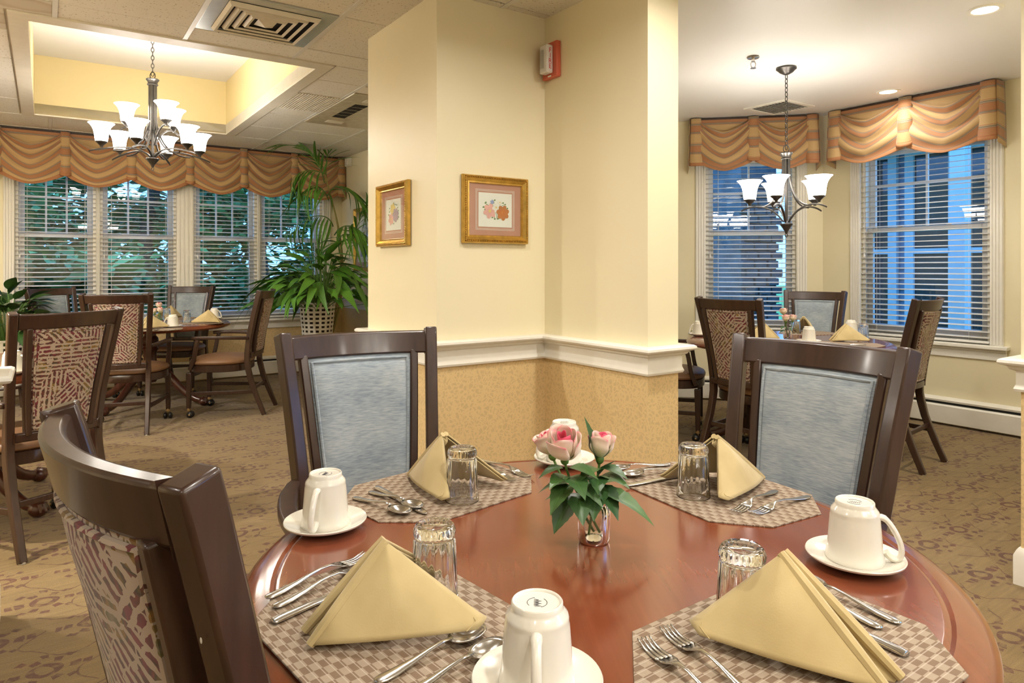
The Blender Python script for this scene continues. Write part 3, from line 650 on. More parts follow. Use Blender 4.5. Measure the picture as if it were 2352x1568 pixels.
# fire strobe on the face u = 2.25
x, y = xy(2.25, 2.89); r = empty('fire_alarm_strobe', (x, y, 2.355), TH-PI/2, 'red fire alarm strobe with white lens near the ceiling corner', 'fire alarm')
MB().box(-.062, .062, -.03, 0, -.095, .095).build('back_plate', M['fire_red'], r, bevel=.005)
le = MB().box(-.034, .034, -.072, -.03, -.075, .075).build('strobe_lens', M['strobe'], r, bevel=.008)
MB().box(-.02, .006, -.078, -.070, -.05, .05).build('flash_tube', M['glass'], le, bevel=.004)
MB().box(-.012, .016, -.0312, -.0295, -.089, -.081).build('data_plate', M['paper'], r)
def text(s, size, mat, parent, loc, rot, name='lettering'):
    cu = bpy.data.curves.new(name, 'FONT'); cu.body = s; cu.size = size; cu.align_x = 'CENTER'; cu.align_y = 'CENTER'; cu.extrude = .0003; cu.space_line = .78
    t = bpy.data.objects.new(name, cu); col.objects.link(t); me = bpy.data.meshes.new_from_object(t); bpy.data.objects.remove(t); bpy.data.curves.remove(cu)
    me.name = name; me.materials.clear(); me.materials.append(mat); o = bpy.data.objects.new(name, me); col.objects.link(o); o.parent = parent; o.location = loc; o.rotation_euler = rot; return o
text('F\nI\nR\nE', .036, M['letter_red'], le, (.0346, -.051, 0), (PI/2, 0, PI/2))
x, y = xy(3.06, 7.93); r = empty('corner_sensor', (x, y, 2.53), TH-PI/2, 'small white motion sensor box high beside the valance end', 'sensor')
MB().box(-.045, .045, -.06, 0, -.055, .055).build('housing', M['trim'], r, bevel=.008); MB().box(-.03, .03, -.064, -.058, -.04, .0).build('window', M['strobe'], r, bevel=.003)
# ------------------------------------------------------------------ chairs
POST = [(0, .205, -.395), (.12, .199, -.345), (.28, .193, -.285), (.42, .190, -.252), (.52, .190, -.252), (.66, .195, -.270), (.85, .209, -.312), (1.0, .222, -.350), (1.06, .227, -.366)]
def ypost(z): return interp([(a, c) for a, b, c in POST], z)[0]
def xpost(z): return interp([(a, b) for a, b, c in POST], z)[0]
def yback(x, z): return ypost(z)-.052*(1-(x/.235)**2)+.004       # the bowed back
def outline(k, n, w, d, yc, e=2.5):
    a = 2*PI*k/n; c, s_ = cos(a), sin(a)
    x = w*abs(c)**(2/e)*(1 if c >= 0 else -1); y = d*abs(s_)**(2/e)*(1 if s_ >= 0 else -1)
    return (x*(1+.10*(y/d)), yc+y)
def make_chair():
    r = empty('dining_chair', label='chair', cat='chair', group='dark wood dining armchairs')
    for s in (-1, 1):
        pts, sd, ws, hs = [], [], [], []
        for k in range(23):
            z = 1.06*k/22; x, y = interp(POST, z); pts.append((s*x, y, z)); sd.append((1, s*.30*max(0, min(1, (z-.4)/.3)), 0))
            t = min(1, max(0, z/.4)); ws.append(lerp(.031, .036, t)); hs.append(lerp(.034, .046, t))
        MB().sweep(pts, sd, ws, hs).build('back_post', M['chair_wood'], r, bevel=.005)
        x, y = POST[0][1:]; MB().lathe([(.0005, -.0), (.013, 0), (.015, .004), (.015, .010)], 12, (s*x, y, 0)).build('glide', M['glide'], r)
    n = 20
    def rail(z0, z1, name, xm, th=.030, rise=0):
        mb = MB(); vs_ = []
        for k in range(n+1):
            t = 2*k/n-1
            for z, dy in ((z0, th/2), (z1, th/2), (z1, -th/2), (z0, -th/2)):
                x = t*xm(z); zz = z+(rise*(1-t*t)); vs_.append((x, yback(x, z)+dy, zz))
        f = [(i*4+j, i*4+(j+1) % 4, (i+1)*4+(j+1) % 4, (i+1)*4+j) for i in range(n) for j in range(4)]+[(0,1,2,3), (n*4+3, n*4+2, n*4+1, n*4)]
        return mb.add(vs_, f).build(name, M['chair_wood'], r, bevel=.006)
    rail(.984, 1.052, 'top_rail', lambda z: xpost(z)-.012); rail(.488, .528, 'lower_rail', lambda z: xpost(z)-.008)
    pw = lambda z: lerp(.120, .157, (z-.52)/.46)
    for s in (-1, 1):
        pts = [(s*(pw(z)+.012), yback(pw(z), z), z) for z in [lerp(.515, .992, k/12) for k in range(13)]]
        MB().sweep(pts, (1, 0, 0), .024, .036).build('back_stile', M['chair_wood'], r, bevel=.004)
    z0, z1 = .530, .984
    def pad(side, th):
        def fn(s, t):
            z = lerp(z0, z1, t); x = (2*s-1)*pw(z); e = (1-(2*s-1)**8)*(1-(2*t-1)**10)
            return (x, yback(x, z)+side*(.008+th*e), z)
        return fn
    fr = MB().grid(pad(1, .022), 16, 24, flip=True).build('front_pad', M['blue'], r)
    bk = MB().grid(pad(-1, .010), 16, 24).build('back_panel', M['maze'], r)
    for side, th, mt, par in ((1, .022, 'blue', fr), (-1, .010, 'maze', bk)):
        g = pad(side, th); path = []
        N = 14; ins = .035
        for k in range(N+1): path.append(g(lerp(ins, 1-ins, k/N), .025))
        for k in range(1, N+1): path.append(g(1-ins, lerp(.025, .975, k/N)))
        for k in range(1, N+1): path.append(g(lerp(1-ins, ins, k/N), .975))
        for k in range(1, N+1): path.append(g(ins, lerp(.975, .025, k/N)))
        MB().tube([Vector(p)+Vector((0, side*.002, 0)) for p in path], .0045, 6, caps=False).build('piping', M[mt], par)
    NS = 44
    def ringf(levels, name, mt):
        mb = MB(); vs_ = []
        for w_, d_, z in levels: vs_ += [(*outline(k, NS, w_*1.09, d_, .0), z) for k in range(NS)]
        L = len(levels); f = [(j*NS+k, j*NS+(k+1) % NS, (j+1)*NS+(k+1) % NS, (j+1)*NS+k) for j in range(L-1) for k in range(NS)]
        f += [tuple(range(NS))[::-1], tuple(range((L-1)*NS, L*NS))]
        return mb.add(vs_, f).build(name, mt, r, ang=45)
    ringf([(.246, .240, .375), (.250, .244, .379), (.250, .244, .431), (.246, .240, .435)], 'seat_frame', M['chair_wood'])
    ringf([(.243, .237, .436), (.255, .249, .444), (.258, .251, .456), (.250, .244, .470), (.222, .216, .484), (.17, .165, .494), (.09, .088, .499), (.02, .02, .500)], 'seat', M['vinyl'])
    for s in (-1, 1):
        lg = MB().sweep([(s*.252, .205, .076), (s*.252, .203, .25), (s*.252, .200, .375)], (1, 0, 0), [.032, .038, .042], [.032, .038, .042]).build('front_leg', M['chair_wood'], r, bevel=.004)
        cs = MB().lathe([(.0005, .082), (.017, .082), (.018, .060), (.008, .056), (.006, .03), (.0005, .03)], 12, (s*.252, .205, 0)).build('caster', M['brass'], lg)
        for q in (-1, 1):
            MB().ball((s*.252+q*.019, .19, .027), .018, .027, .027, 12, 8).build('caster_wheel', M['caster'], lg)
            MB().ball((s*.252+q*.036, .19, .027), .004, .008, .008, 8, 6).build('caster_hub', M['brass'], lg)
        MB().sweep(bez([(s*.252, .20, .200), (s*.250, .0, .200), (s*.225, -.15, .200), (s*.199, -.305, .200)], 8), (0, 0, 1), .030, .018).build('side_stretcher', M['chair_wood'], r, bevel=.003)
        arm = bez([(s*.209, -.268, .655), (s*.25, -.17, .662), (s*.295, .0, .668), (s*.288, .10, .668), (s*.262, .175, .662)], 12)
        MB().sweep(arm, (1, 0, 0), [.026]+[.036]*2+[.046]*8+[.040, .030], [.026]*13).build('armrest', M['chair_wood'], r, bevel=.007)
        MB().sweep(bez([(s*.270, .125, .655), (s*.275, .155, .58), (s*.258, .14, .50), (s*.254, .195, .40)], 9), (1, 0, 0), [.034]*10, [.030]*10).build('arm_support', M['chair_wood'], r, bevel=.005)
    MB().sweep([(-.199, -.30, .225), (.199, -.30, .225)], (0, 0, 1), .028, .016).build('rear_stretcher', M['chair_wood'], r, bevel=.003)
    return r
CH = make_chair()
def facing(dx, dy): return math.atan2(dy, dx)-PI/2
first = [True]
def chair(x, y, dx, dy, label):
    r = CH if first[0] else copy_tree(CH); first[0] = False
    r.location = (x, y, 0); r.rotation_euler = (0, 0, facing(dx, dy)); r['label'] = label; return r
chair(-.285, 1.745, .477, -.88, 'blue-backed chair at the mahogany table beside the wallpapered pillar')
chair(.505, 1.56, -.795, -.606, 'blue-backed chair at the mahogany table in front of the alcove opening')
scuffed = chair(-.207, 1.047, .69, .72, 'chair with scuffed post pushed tight to the mahogany table, maze-patterned back')
chair(-3.04, 5.41, -.30, .95, 'maze-backed chair at the window-side table, its wide seat turned from the palm')
chair(-2.52, 5.97, -.99, -.1, 'chair nearest the palm, sideways at the window-side table')
chair(-3.38, 6.86, .03, -1, 'blue-backed chair between window-side table and broad fluted window post')
chair(-4.09, 6.42, .93, -.36, 'blue-backed chair by the leafy corner plant at the window-side table')
chair(-2.32, 3.25, -.88, .47, 'maze-backed chair standing clear behind the wing wall at the left table')
chair(1.66, 4.55, .8, .6, 'maze-backed chair in the alcove turned from the baseboard heaters')
chair(2.30, 5.36, -.57, -.82, 'blue-backed chair in the alcove between its two windows')
chair(2.37, 4.55, -.67, .74, 'maze-backed chair in the alcove under the wide window with blue siding')
chair(1.22, 5.22, .95, -.3, 'alcove chair mostly hidden behind the pillar, brown seat showing')

for z, dx, a in ((.80, .004, .008), (.775, -.008, .004), (.90, .006, .003), (.70, .0, .010), (.73, -.010, .005)):
    MB().ball((xpost(z)+dx, ypost(z)-.0232-.004, z), .0028, .0006, a, 8, 6).build('scuff', M['glide'], scuffed)
# ------------------------------------------------------------------ tables
TZ = .745
def table(x, y, R, label, rz):
    r = empty('dining_table', (x, y, 0), rz, label, 'table')
    prof = [(.0005, TZ), (R*.5, TZ), (R-.068, TZ), (R-.0645, TZ), (R-.058, TZ-.0035), (R-.052, TZ-.001), (R-.034, TZ-.004), (R-.016, TZ-.011), (R-.004, TZ-.021), (R, TZ-.030), (R-.004, TZ-.038), (R-.016, TZ-.041), (R-.02, TZ-.046), (R-.08, TZ-.048), (.0005, TZ-.048)]
    MB().lathe(prof, 96).build('table_top', M['table_wood'], r, ang=30)
    MB().lathe([(.10, TZ-.05), (.085, TZ-.075), (.05, TZ-.09), (.05, TZ-.12), (.068, TZ-.14), (.072, TZ-.17), (.060, TZ-.19), (.072, TZ-.205), (.060, TZ-.22), (.072, TZ-.24), (.052, TZ-.27), (.056, .40), (.085, .34), (.092, .29), (.07, .24), (.05, .20), (.0005, .19)], 28).build('column', M['table_base'], r)
    for k in range(4):
        a = PI/4+k*PI/2; d = Vector((cos(a), sin(a), 0)); rl = R*.80
        pts = bez([d*.05+Vector((0, 0, .30)), d*rl*.35+Vector((0, 0, .36)), d*rl*.55+Vector((0, 0, .07)), d*rl*.95+Vector((0, 0, .045))], 12)
        lg = MB().tube(pts, [lerp(.052, .026, i/12) for i in range(13)], 12, sx=.75).build('leg', M['table_base'], r)
        e = d*rl; mb = MB().ball((e.x, e.y, .040), .045, .045, .040, 14, 10)
        for q in (-1, 0, 1):
            b = a+q*.6; mb.tube([(e.x-.01*cos(b), e.y-.01*sin(b), .075), (e.x+.03*cos(b), e.y+.03*sin(b), .062), (e.x+.047*cos(b), e.y+.047*sin(b), .03)], [.012, .012, .006], 8)
        mb.build('claw_foot', M['table_base'], lg)
    return r
TC = (.148, 1.247)
table(*TC, .609, 'round mahogany table laid with four placemats before the pillar', .06)
table(-3.34, 6.3, .69, 'round table laid for dining below the far windows', TH)
table(1.95, 4.85, .69, 'round table laid for dining in the alcove beneath the five-light chandelier', TH)
table(-2.86, 3.52, .61, 'round table mostly hidden behind the wing wall and left chair', TH)

# ------------------------------------------------------------------ chandeliers
def chandelier(x, y, zb, lower, upper, Rl, Ru, zc, ztop, scale, label):
    # zb: z of the bottom bowl rim, zc: column top, ztop: ceiling
    r = empty('chandelier', (x, y, ztop), 0, label, 'chandelier'); Z = lambda z: z-ztop; S = scale
    MB().lathe([(.0005, 0), (.074*S, -.002), (.076*S, -.012), (.066*S, -.018), (.05*S, -.034), (.02*S, -.05), (.0005, -.052)], 28).build('canopy', M['bronze'], r)
    zl = -.05; link = None; k = 0
    end = Z(zc)+.05
    while zl > end:
        if link is None:
            pts = [(.010*cos(a), 0, .019*sin(a)) for a in [2*PI*i/14 for i in range(15)]]; link = MB().tube(pts, .0028, 6, caps=False).build('chain_link', M['bronze'], r); o = link
        else: o = inst(link, r)
        o.location = (0, 0, zl-.015); o.rotation_euler = (0, 0, k*PI/2+.4); k += 1; zl -= .031
    o = MB().tube([(.02*cos(a), 0, Z(zc)+.026+.028*sin(a)) for a in [2*PI*i/16 for i in range(17)]], .004, 6, caps=False).build('loop', M['bronze'], r)
    MB().lathe([(.0005, Z(zc)), (.045*S, Z(zc)), (.048*S, Z(zc)-.006), (.036*S, Z(zc)-.022), (.034*S, Z(zc)-.036), (.040*S, Z(zc)-.042), (.038*S, Z(zc)-.048), (.0005, Z(zc)-.05)], 28).build('cap', M['chrome' if False else 'bronze'], r)
    def shade(px, py, zs, par):
        MB().lathe([(.0005, -.012), (.010, -.012), (.012, 0), (.030, .018), (.040, .026), (.041, .032), (.0005, .034)], 18, (px, py, zs)).build('socket_cup', M['bronze'], par)
        q = [(.036, .030), (.040, .034), (.044, .055), (.047, .085), (.053, .115), (.063, .138), (.076, .156), (.088, .166)]
        prof = q+[(a-.004, b) for a, b in q[::-1]]
        sh = MB().lathe([(a*S, b*S+zs*(1)) if False else (a*1.0, b) for a, b in prof], 26, (px, py, zs)).build('glass_shade', M['shade'], par)
        MB().ball((px, py, zs+.075), .022, .022, .03, 10, 8).build('bulb', M['shade'], sh)
    zc_ = Z(zc); zb_ = Z(zb)
    zs_l = zb_+(.045 if upper else .130)
    for a in lower:
        d = Vector((cos(a), sin(a), 0)); t = Vector((-sin(a), cos(a), 0))
        p1 = bez([d*.018+Vector((0, 0, zb_+.01)), d*Rl*.30+Vector((0, 0, zb_+.10)), d*Rl*.62+Vector((0, 0, zs_l+.02)), d*Rl*1.05+Vector((0, 0, zs_l-.005)), d*Rl*1.24+Vector((0, 0, zs_l-.035))], 14)
        arm = MB().sweep(p1, tuple(t), [.014]*12+[.012, .009, .004], .010).build('arm', M['bronze'], r, bevel=.002)
        top = (zc_-.05) if not upper else zc_-.42*(zc-zb)
        p2 = bez([d*.022+Vector((0, 0, top)), d*.024+Vector((0, 0, lerp(top, zs_l, .55))), d*Rl*.25+Vector((0, 0, zs_l-.02)), d*Rl*.78+Vector((0, 0, zs_l-.012))], 14)
        MB().tube(p2, .0065, 8).build('upper_scroll', M['bronze'], r)
        shade(d.x*Rl, d.y*Rl, zs_l+.014, r)
    for a in upper:
        d = Vector((cos(a), sin(a), 0)); zu = zc_-.60*(zc-zb)
        MB().tube(bez([d*.02+Vector((0, 0, zu-.14)), d*Ru*.5+Vector((0, 0, zu+.01)), d*Ru*.9+Vector((0, 0, zu+.02)), d*Ru*1.25+Vector((0, 0, zu-.03))], 10), .007, 8).build('upper_arm', M['bronze'], r)
        shade(d.x*Ru, d.y*Ru, zu, r)
    mb = MB(); nR = 8 if upper else len(lower)
    bot = zb_ if upper else zb_+.02
    for k in range(nR):
        a = 2*PI*k/nR+.2; mb.tube([(.022*cos(a)*S, .022*sin(a)*S, zc_-.045), (.022*cos(a)*S, .022*sin(a)*S, lerp(zc_-.045, bot, .62 if upper else .25))], .010, 8)
    mb.tube([(0, 0, zc_-.04), (0, 0, bot)], .010, 8); mb.build('column', M['bronze'], r)
    MB().lathe([(.0005, zb_+.004), (.046*S, zb_), (.048*S, zb_-.006), (.030*S, zb_-.03), (.012*S, zb_-.055), (.008, zb_-.07), (.0005, zb_-.072)], 28).build('bowl', M['bronze'], r)
    MB().tube([(.009*cos(a), 0, zb_-.082+.012*sin(a)) for a in [2*PI*i/12 for i in range(13)]], .003, 6, caps=False).build('finial_ring', M['bronze'], r)
    return r
X, Y = xy((TRI[0]+TRI[1])/2, (TRI[2]+TRI[3])/2)
chandelier(-2.79, 5.3, 2.10, [rad(-80+60*k) for k in range(6)], [rad(63), rad(190), rad(-32)], .345, .185, 2.714, ZT, 1.0, 'two-tier nine-light bronze chandelier hanging from the ceiling tray')
chandelier(1.925, 4.79, 1.560, [rad(17+72*k) for k in range(5)], [], .242, 0, 2.058, ZA, .9, 'five-light bronze chandelier hanging in the alcove')
x, y = xy(-2.0, 5.6)
chandelier(x, y, 2.0, [rad(-70+60*k) for k in range(6)], [rad(50), rad(170), rad(290)], .345, .185, 2.42, ZC-.006, 1.0, 'second two-tier nine-light chandelier, over the left side of the dining room')
x, y = xy(1.0, -1.3)
chandelier(x, y, 2.0, [rad(-70+60*k) for k in range(6)], [rad(50), rad(170), rad(290)], .345, .185, 2.42, ZC-.006, 1.0, 'third two-tier nine-light chandelier, over the near end of the dining room')
# ------------------------------------------------------------------ tableware
def octo(a, b, c): return [(-a+c, -b), (a-c, -b), (a, -b+c), (a, b-c), (a-c, b), (-a+c, b), (-a, b-c), (-a, -b+c)]
def make_mat():
    o = MB().prism(octo(.216, .158, .085), 0, .003).build('placemat', M['mat'], bevel=.0008); return tag(o, 'm', 'placemat', 'woven octagonal placemats')
def make_glass():
    r = empty('drinking_glass', label='g', cat='glass', group='upturned fluted tumblers'); h = .115
    ro = [(.0365, 0), (.0365, .004), (.0355, .014), (.0345, .03), (.0325, .088), (.0305, .091), (.0300, .094), (.0315, .098), (.0318, .104), (.0300, .110), (.0265, .1135), (.020, .112), (.0005, .110)]
    def rf(q, z, ph): return q*(1-.050*(.5+.5*cos(18*ph))*min(1, max(0, (z-.022)/.02))) if z < .0885 else (q*(1+.022*cos(26*ph)) if .096 < z < .107 else q)
    ri = [(.0005, .094), (.022, .093), (.0265, .089), (.0300, .03), (.0335, .002), (.0350, 0.0), (.0365, 0)]
    MB().lathe(ri+ro[1:], 108, rf=lambda q, z, ph: q).v
    mb = MB(); prof = ri[:-1]+ro; n = len(ri)-1
    def fn(a, t):
        i = int(round(t*(len(prof)-1))); q, z = prof[i]; ph = 2*PI*a
        if i >= n: q = rf(q, z, ph)
        return (q*cos(ph), q*sin(ph), z)
    mb.grid(fn, 108, len(prof)-1, closed=True).build('tumbler', M['glass'], r, ang=60); return r
def make_cup():
    r = empty('coffee_cup', label='c', cat='cup', group='upturned ivory coffee cups')
    prof = [(.0005, .086), (.028, .085), (.040, .010), (.0425, .0), (.0455, .0), (.0468, .004), (.0455, .010), (.0435, .020), (.0390, .074), (.0380, .078), (.0383, .081), (.0372, .085), (.0325, .091), (.0310, .094), (.0310, .099), (.0295, .1005), (.0275, .0995), (.0270, .0975), (.0005, .0970)]
    MB().lathe(prof, 40).build('body', M['china'], r, ang=50)
    pts = bez([(.036, 0, .076), (.050, 0, .082), (.056, 0, .060), (.078, 0, .036), (.082, 0, .006), (.060, 0, -.004), (.046, 0, .020)], 18)
    MB().tube(pts, [.0055]*3+[.0048]*12+[.0055]*4, 10, sx=1.25).build('handle', M['china'], r)
    mb = MB()
    for a0, a1 in ((.4, 2.4), (3.4, 5.4)):
        mb.tube([(.012*cos(a), .012*sin(a), .0973) for a in [lerp(a0, a1, i/8) for i in range(9)]], .0005, 4)
    for k in range(6): mb.tube([(-.008+.003*k, -.004, .0973), (-.0065+.003*k, .002+.003*(k % 2), .0973), (-.005+.003*k, -.003, .0973)], .0004, 4)
    mb.build('maker_mark', M['ink'], r); return r
def make_saucer():
    o = MB().lathe([(.0005, .004), (.030, .004), (.034, .0055), (.037, .008), (.055, .0115), (.074, .0175), (.0775, .0195), (.0785, .018), (.077, .0145), (.055, .006), (.040, .0), (.030, .0), (.0005, .001)], 56).build('saucer', M['china'], ang=50)
    return tag(o, 's', 'saucer', 'ivory saucers')
def make_napkin(seed=0, h=.118, w=.098, b=.245, ya=.108):
    # tail at the origin (diner side), two hemmed tips towards +y, apex above
    r = empty('folded_napkin', label='n', cat='napkin', group='sand linen napkins folded as tents'); q = random.Random(seed)
    A = Vector((0, ya, h)); T = Vector((0, 0, .006))
    for s in (-1, 1):
        tip = Vector((s*w, b, .004)); off = Vector((s*.021, 0, 0))
        def fn(a, t, s=s, tip=tip, off=off):
            # a along the foot from tail to tip, t up to the apex
            a = a*min(1, .87+t*1.1)
            foot = (T+off).lerp(tip, a); top = A+off*.28
            p = foot.lerp(top, t)
            bul = sin(PI*a)*(1-t)*.020+sin(PI*t)*.010*(1-abs(2*a-1))
            n = Vector((s, -.38, .35)).normalized(); p = p+n*bul
            if t < .2: p.z += .006*a*(1-t/.2)
            return tuple(p)
        fa = MB().grid(fn, 16, 16, flip=(s < 0)).build('flap', M['napkin'], r, solid=.0032)
        # rolled ridge fold along tail-apex
        rp = [Vector(fn(0, t)) for t in [k/12 for k in range(13)]]
        MB().tube([p+Vector((-s*.001, .002, 0)) for p in rp], [.0062+.002*sin(PI*k/12) for k in range(13)], 8).build('ridge_fold', M['napkin'], fa)
        # inner layer and hem
        MB().grid(lambda a, t: tuple(Vector(fn(.03+a*.97, t*.97))+Vector((-s*.006, -.004, -.002))), 10, 10, flip=(s < 0)).build('inner_layer', M['napkin'], fa, solid=.002)
        hm = [Vector(fn(.93+.02*t, t))+Vector((s*.0022, -.0006, .0008)) for t in (0, .05, .10, .15)]
        MB().tube(hm, .0007, 5).build('hem_stitch', M['napkin'], fa)
    MB().grid(lambda a, t: ((2*a-1)*lerp(.020, .005, t), lerp(.004, ya, t)+.012*sin(PI*a), lerp(.010, h-.004, t)-.030*sin(PI*a)*(1-.6*t)), 4, 10).build('centre_gusset', M['napkin'], r, solid=.002)
    return r
def strip(mb, stations, seg=6):
    # stations: (x, halfwidth, z, crown) along x
    mb.grid(lambda t, s: (lambda st: (st[0], (2*t-1)*st[1], st[2]+st[3]*(1-(2*t-1)**2)))(stations[int(round(s*(len(stations)-1)))]), seg, len(stations)-1, flip=True)
def silver(name, kind):
    mb = MB(); hd = [(0, .002, .0035, .0), (.003, .0065, .0035, .0015), (.012, .0088, .0035, .002), (.03, .0082, .004, .0025), (.055, .0055, .0065, .002), (.08, .0034, .0105, .0014), (.10, .0028, .013, .001), (.118, .0030, .0125, .001)]
    if kind == 'fork':
        strip(mb, hd+[(.128, .007, .0095, -.0004), (.136, .0115, .007, -.0012), (.148, .0128, .0045, -.002)])
        for k in range(4):
            y = -.0099+k*.0066
            mb.grid(lambda t, s, y=y: (lerp(.148, .196, s), y*(1-.08*s)+(2*t-1)*lerp(.0028, .0009, s), .0045-.0045*sin(s*PI*.75)+.006*s*s), 2, 8, flip=True)
    elif kind == 'spoon':
        strip(mb, hd)
        mb.grid(lambda s, t: (.145+.030*t*cos(2*PI*s)+.0, .0195*t*sin(2*PI*s), .0105-.0095*(1-t*t)), 24, 6, closed=True)
    else:
        st = [(0, .004, .003, .0), (.002, .008, .003, .004), (.010, .0085, .003, .005), (.06, .0075, .003, .0048), (.095, .0068, .003, .004), (.10, .0055, .004, .0015), (.105, .0085, .004, .0008), (.15, .0092, .004, .0006), (.195, .0088, .004, .0006), (.210, .0055, .004, .0004), (.215, .002, .004, 0)]
        strip(mb, st)
    o = mb.build(name, M['steel'], solid=.0018, ang=50); return tag(o, 'x', kind, 'stainless table cutlery')
PM, PG, PCU, PS, PNp = make_mat(), make_glass(), make_cup(), make_saucer(), make_napkin()
PN2 = make_napkin(2, .118, .098, .245, .142)
PF, PSp, PK = silver('dinner_fork', 'fork'), silver('teaspoon', 'spoon'), silver('table_knife', 'knife')
used = set()
def put(proto, x, y, z, a, label):
    o = proto if proto.name not in used else copy_tree(proto); used.add(proto.name)
    o.location = (x, y, z); o.rotation_euler = (0, 0, a); o['label'] = label; return o
ZM = TZ+.003
def laying(proto, p0, p1, label):      # cutlery by its handle end and a point towards its tip
    return put(proto, p0[0], p0[1], ZM, math.atan2(p1[1]-p0[1], p1[0]-p0[0]), label)
# place mats: centre, outward angle
S3, S4, S1, S2 = 'before the scuffed maze-backed chair', 'at the table side with no chair in view', 'before the blue chair beside the pillar', 'before the blue chair at the alcove opening'
for (x, y, a, s) in ((-.165, .965, rad(221), S3), (.365, .893, rad(-54), S4), (-.16, 1.555, rad(134), S1), (.462, 1.548, rad(30), S2)):
    put(PM, x, y, TZ, a-PI/2, 'brown checked woven placemat '+s)
# napkins: tail point, axis towards the table centre
for (x, y, a, s) in ((-.277, .915, rad(27), S3), (.458, .812, rad(130), S4), (-.235, 1.655, rad(-44), S1), (.585, 1.632, rad(212), S2)):
    put(PN2 if s in (S4, S2) else PNp, x, y, ZM, a-PI/2, 'sand linen napkin folded in a tent '+s)
for (x, y, s) in ((-.118, 1.04, S3), (.322, .955, S4), (-.108, 1.478, S1), (.400, 1.505, S2)):
    put(PG, x, y, ZM if s != S3 else ZM, rnd.uniform(0, 1), 'upturned clear fluted tumbler '+s)
for (x, y, a, s) in ((-.362, 1.325, rad(-97), 'by the pillar-side blue chair'), (.585, 1.165, rad(-22), 'on the alcove side of the table'), (.135, 1.765, rad(188), 'behind the rose vase near the pillar'), (.030, .815, rad(-93), 'next to the scuffed chair')):
    put(PS, x, y, TZ, 0, 'ivory saucer '+s); put(PCU, x, y, TZ+.0085, a, 'ivory coffee cup upside down on the saucer '+s)
laying(PF, (-.372, 1.031), (-.254, 1.185), 'outer dinner fork of the pair '+S3); laying(PF, (-.351, 1.003), (-.233, 1.157), 'inner dinner fork of the pair '+S3)
laying(PK, (-.338, .962), (-.275, 1.038), 'table knife tucked under the napkin '+S3)
laying(PSp, (-.165, .822), (-.052, .930), 'spoon with its bowl on the napkin edge '+S3); laying(PSp, (-.135, .785), (-.024, .892), 'spoon with its bowl against the saucer '+S3)
laying(PF, (.253, .735), (.175, .918), 'outer dinner fork of the pair '+S4); laying(PF, (.290, .765), (.211, .948), 'inner dinner fork of the pair '+S4)
laying(PSp, (.546, .958), (.455, 1.10), 'outermost spoon beside the napkin '+S4); laying(PSp, (.512, .945), (.43, 1.085), 'inner spoon half under the napkin '+S4); laying(PK, (.510, .880), (.40, 1.05), 'table knife mostly under the napkin '+S4)
laying(PSp, (-.344, 1.485), (-.253, 1.414), 'outer spoon of the pair '+S1); laying(PSp, (-.317, 1.523), (-.231, 1.448), 'inner spoon of the pair '+S1); laying(PK, (-.308, 1.553), (-.173, 1.384), 'table knife with its blade beside the napkin '+S1)
laying(PF, (-.085, 1.775), (.015, 1.665), 'dinner fork behind the napkin '+S1); laying(PF, (-.120, 1.745), (-.02, 1.635), 'second dinner fork half under the napkin '+S1)
laying(PSp, (.402, 1.735), (.274, 1.692), 'outer spoon of the pair '+S2); laying(PSp, (.425, 1.698), (.298, 1.645), 'inner spoon of the pair '+S2); laying(PK, (.45, 1.665), (.264, 1.565), 'table knife with blade under the napkin '+S2)
laying(PF, (.592, 1.530), (.50, 1.44), 'inner dinner fork of the pair '+S2); laying(PF, (.650, 1.492), (.53, 1.415), 'outer dinner fork of the pair '+S2)

# ------------------------------------------------------------------ roses
def leafmesh(name, mat, L=.06, W=.02, droop=.3, fold=.25, ns=4, nt=9, tip=1.3, parent=None, serr=0):
    def fn(s, t):
        w_ = W*(sin(PI*min(1, t**.75)))**.9*(1-t)**(.12*tip) if t < 1 else 0
        if serr: w_ *= 1+serr*((int(t*nt) % 2)-.5)
        a = (2*s-1); return (L*t, a*w_, -droop*L*t*t+fold*abs(a)*w_)
    return MB().grid(fn, ns, nt).build(name, mat, parent)
def make_rose(R=.022, Ln=.05, openn=1.0, seed=1):
    q = random.Random(seed); r = empty('rose', label='r', cat='flower', group='roses in the glass jar')
    fl = empty('x'); bpy.data.objects.remove(fl)
    def petal(rad_, ht, phi, wrap, flare, name, mt):
        def fn(s, t):
            a = phi+(2*s-1)*wrap*(.55+.45*sin(PI*min(1, .25+t*.6)))
            rr = rad_*(sin(min(1, t*1.5)*PI/2)**.8)*(1+.10*sin(PI*t)); rr += flare*max(0, t-.72)**1.3*3
            return (rr*cos(a), rr*sin(a), ht*(t-.10*(2*s-1)**2*t))
        return MB().grid(fn, 10, 10).build(name, mt, r, solid=.0008)
    for k in range(3): petal(R*(.22+.14*k), Ln*(.98-.02*k), k*2.2, 1.5, .0, 'inner_petal', M['petal_in'])
    for k in range(4): petal(R*(.66+.07*k), Ln*(1.0-.02*k), k*1.7+.5, 1.05, .004*openn, 'petal', M['petal'])
    for k in range(3): petal(R*(1.0+.05*k), Ln*(.92-.05*k), k*2.1+1.2, .95, .012*openn, 'outer_petal', M['petal'])
    for k in range(5):
        lf = leafmesh('sepal', M['leaf_rose'], .026, .005, -.5, .2, 2, 5, parent=r); lf.rotation_euler = (0, rad(-20-40*q.random()), 2*PI*k/5)
    MB().ball((0, 0, -.002), .008, .008, .009, 10, 6).build('hip', M['stem'], r)
    return r
def orient(o, base, direc, roll=0):
    d = Vector(direc).normalized(); o.rotation_mode = 'QUATERNION'; o.rotation_quaternion = d.to_track_quat('Z', 'Y') @ Matrix.Rotation(roll, 4, 'Z').to_quaternion(); o.location = base
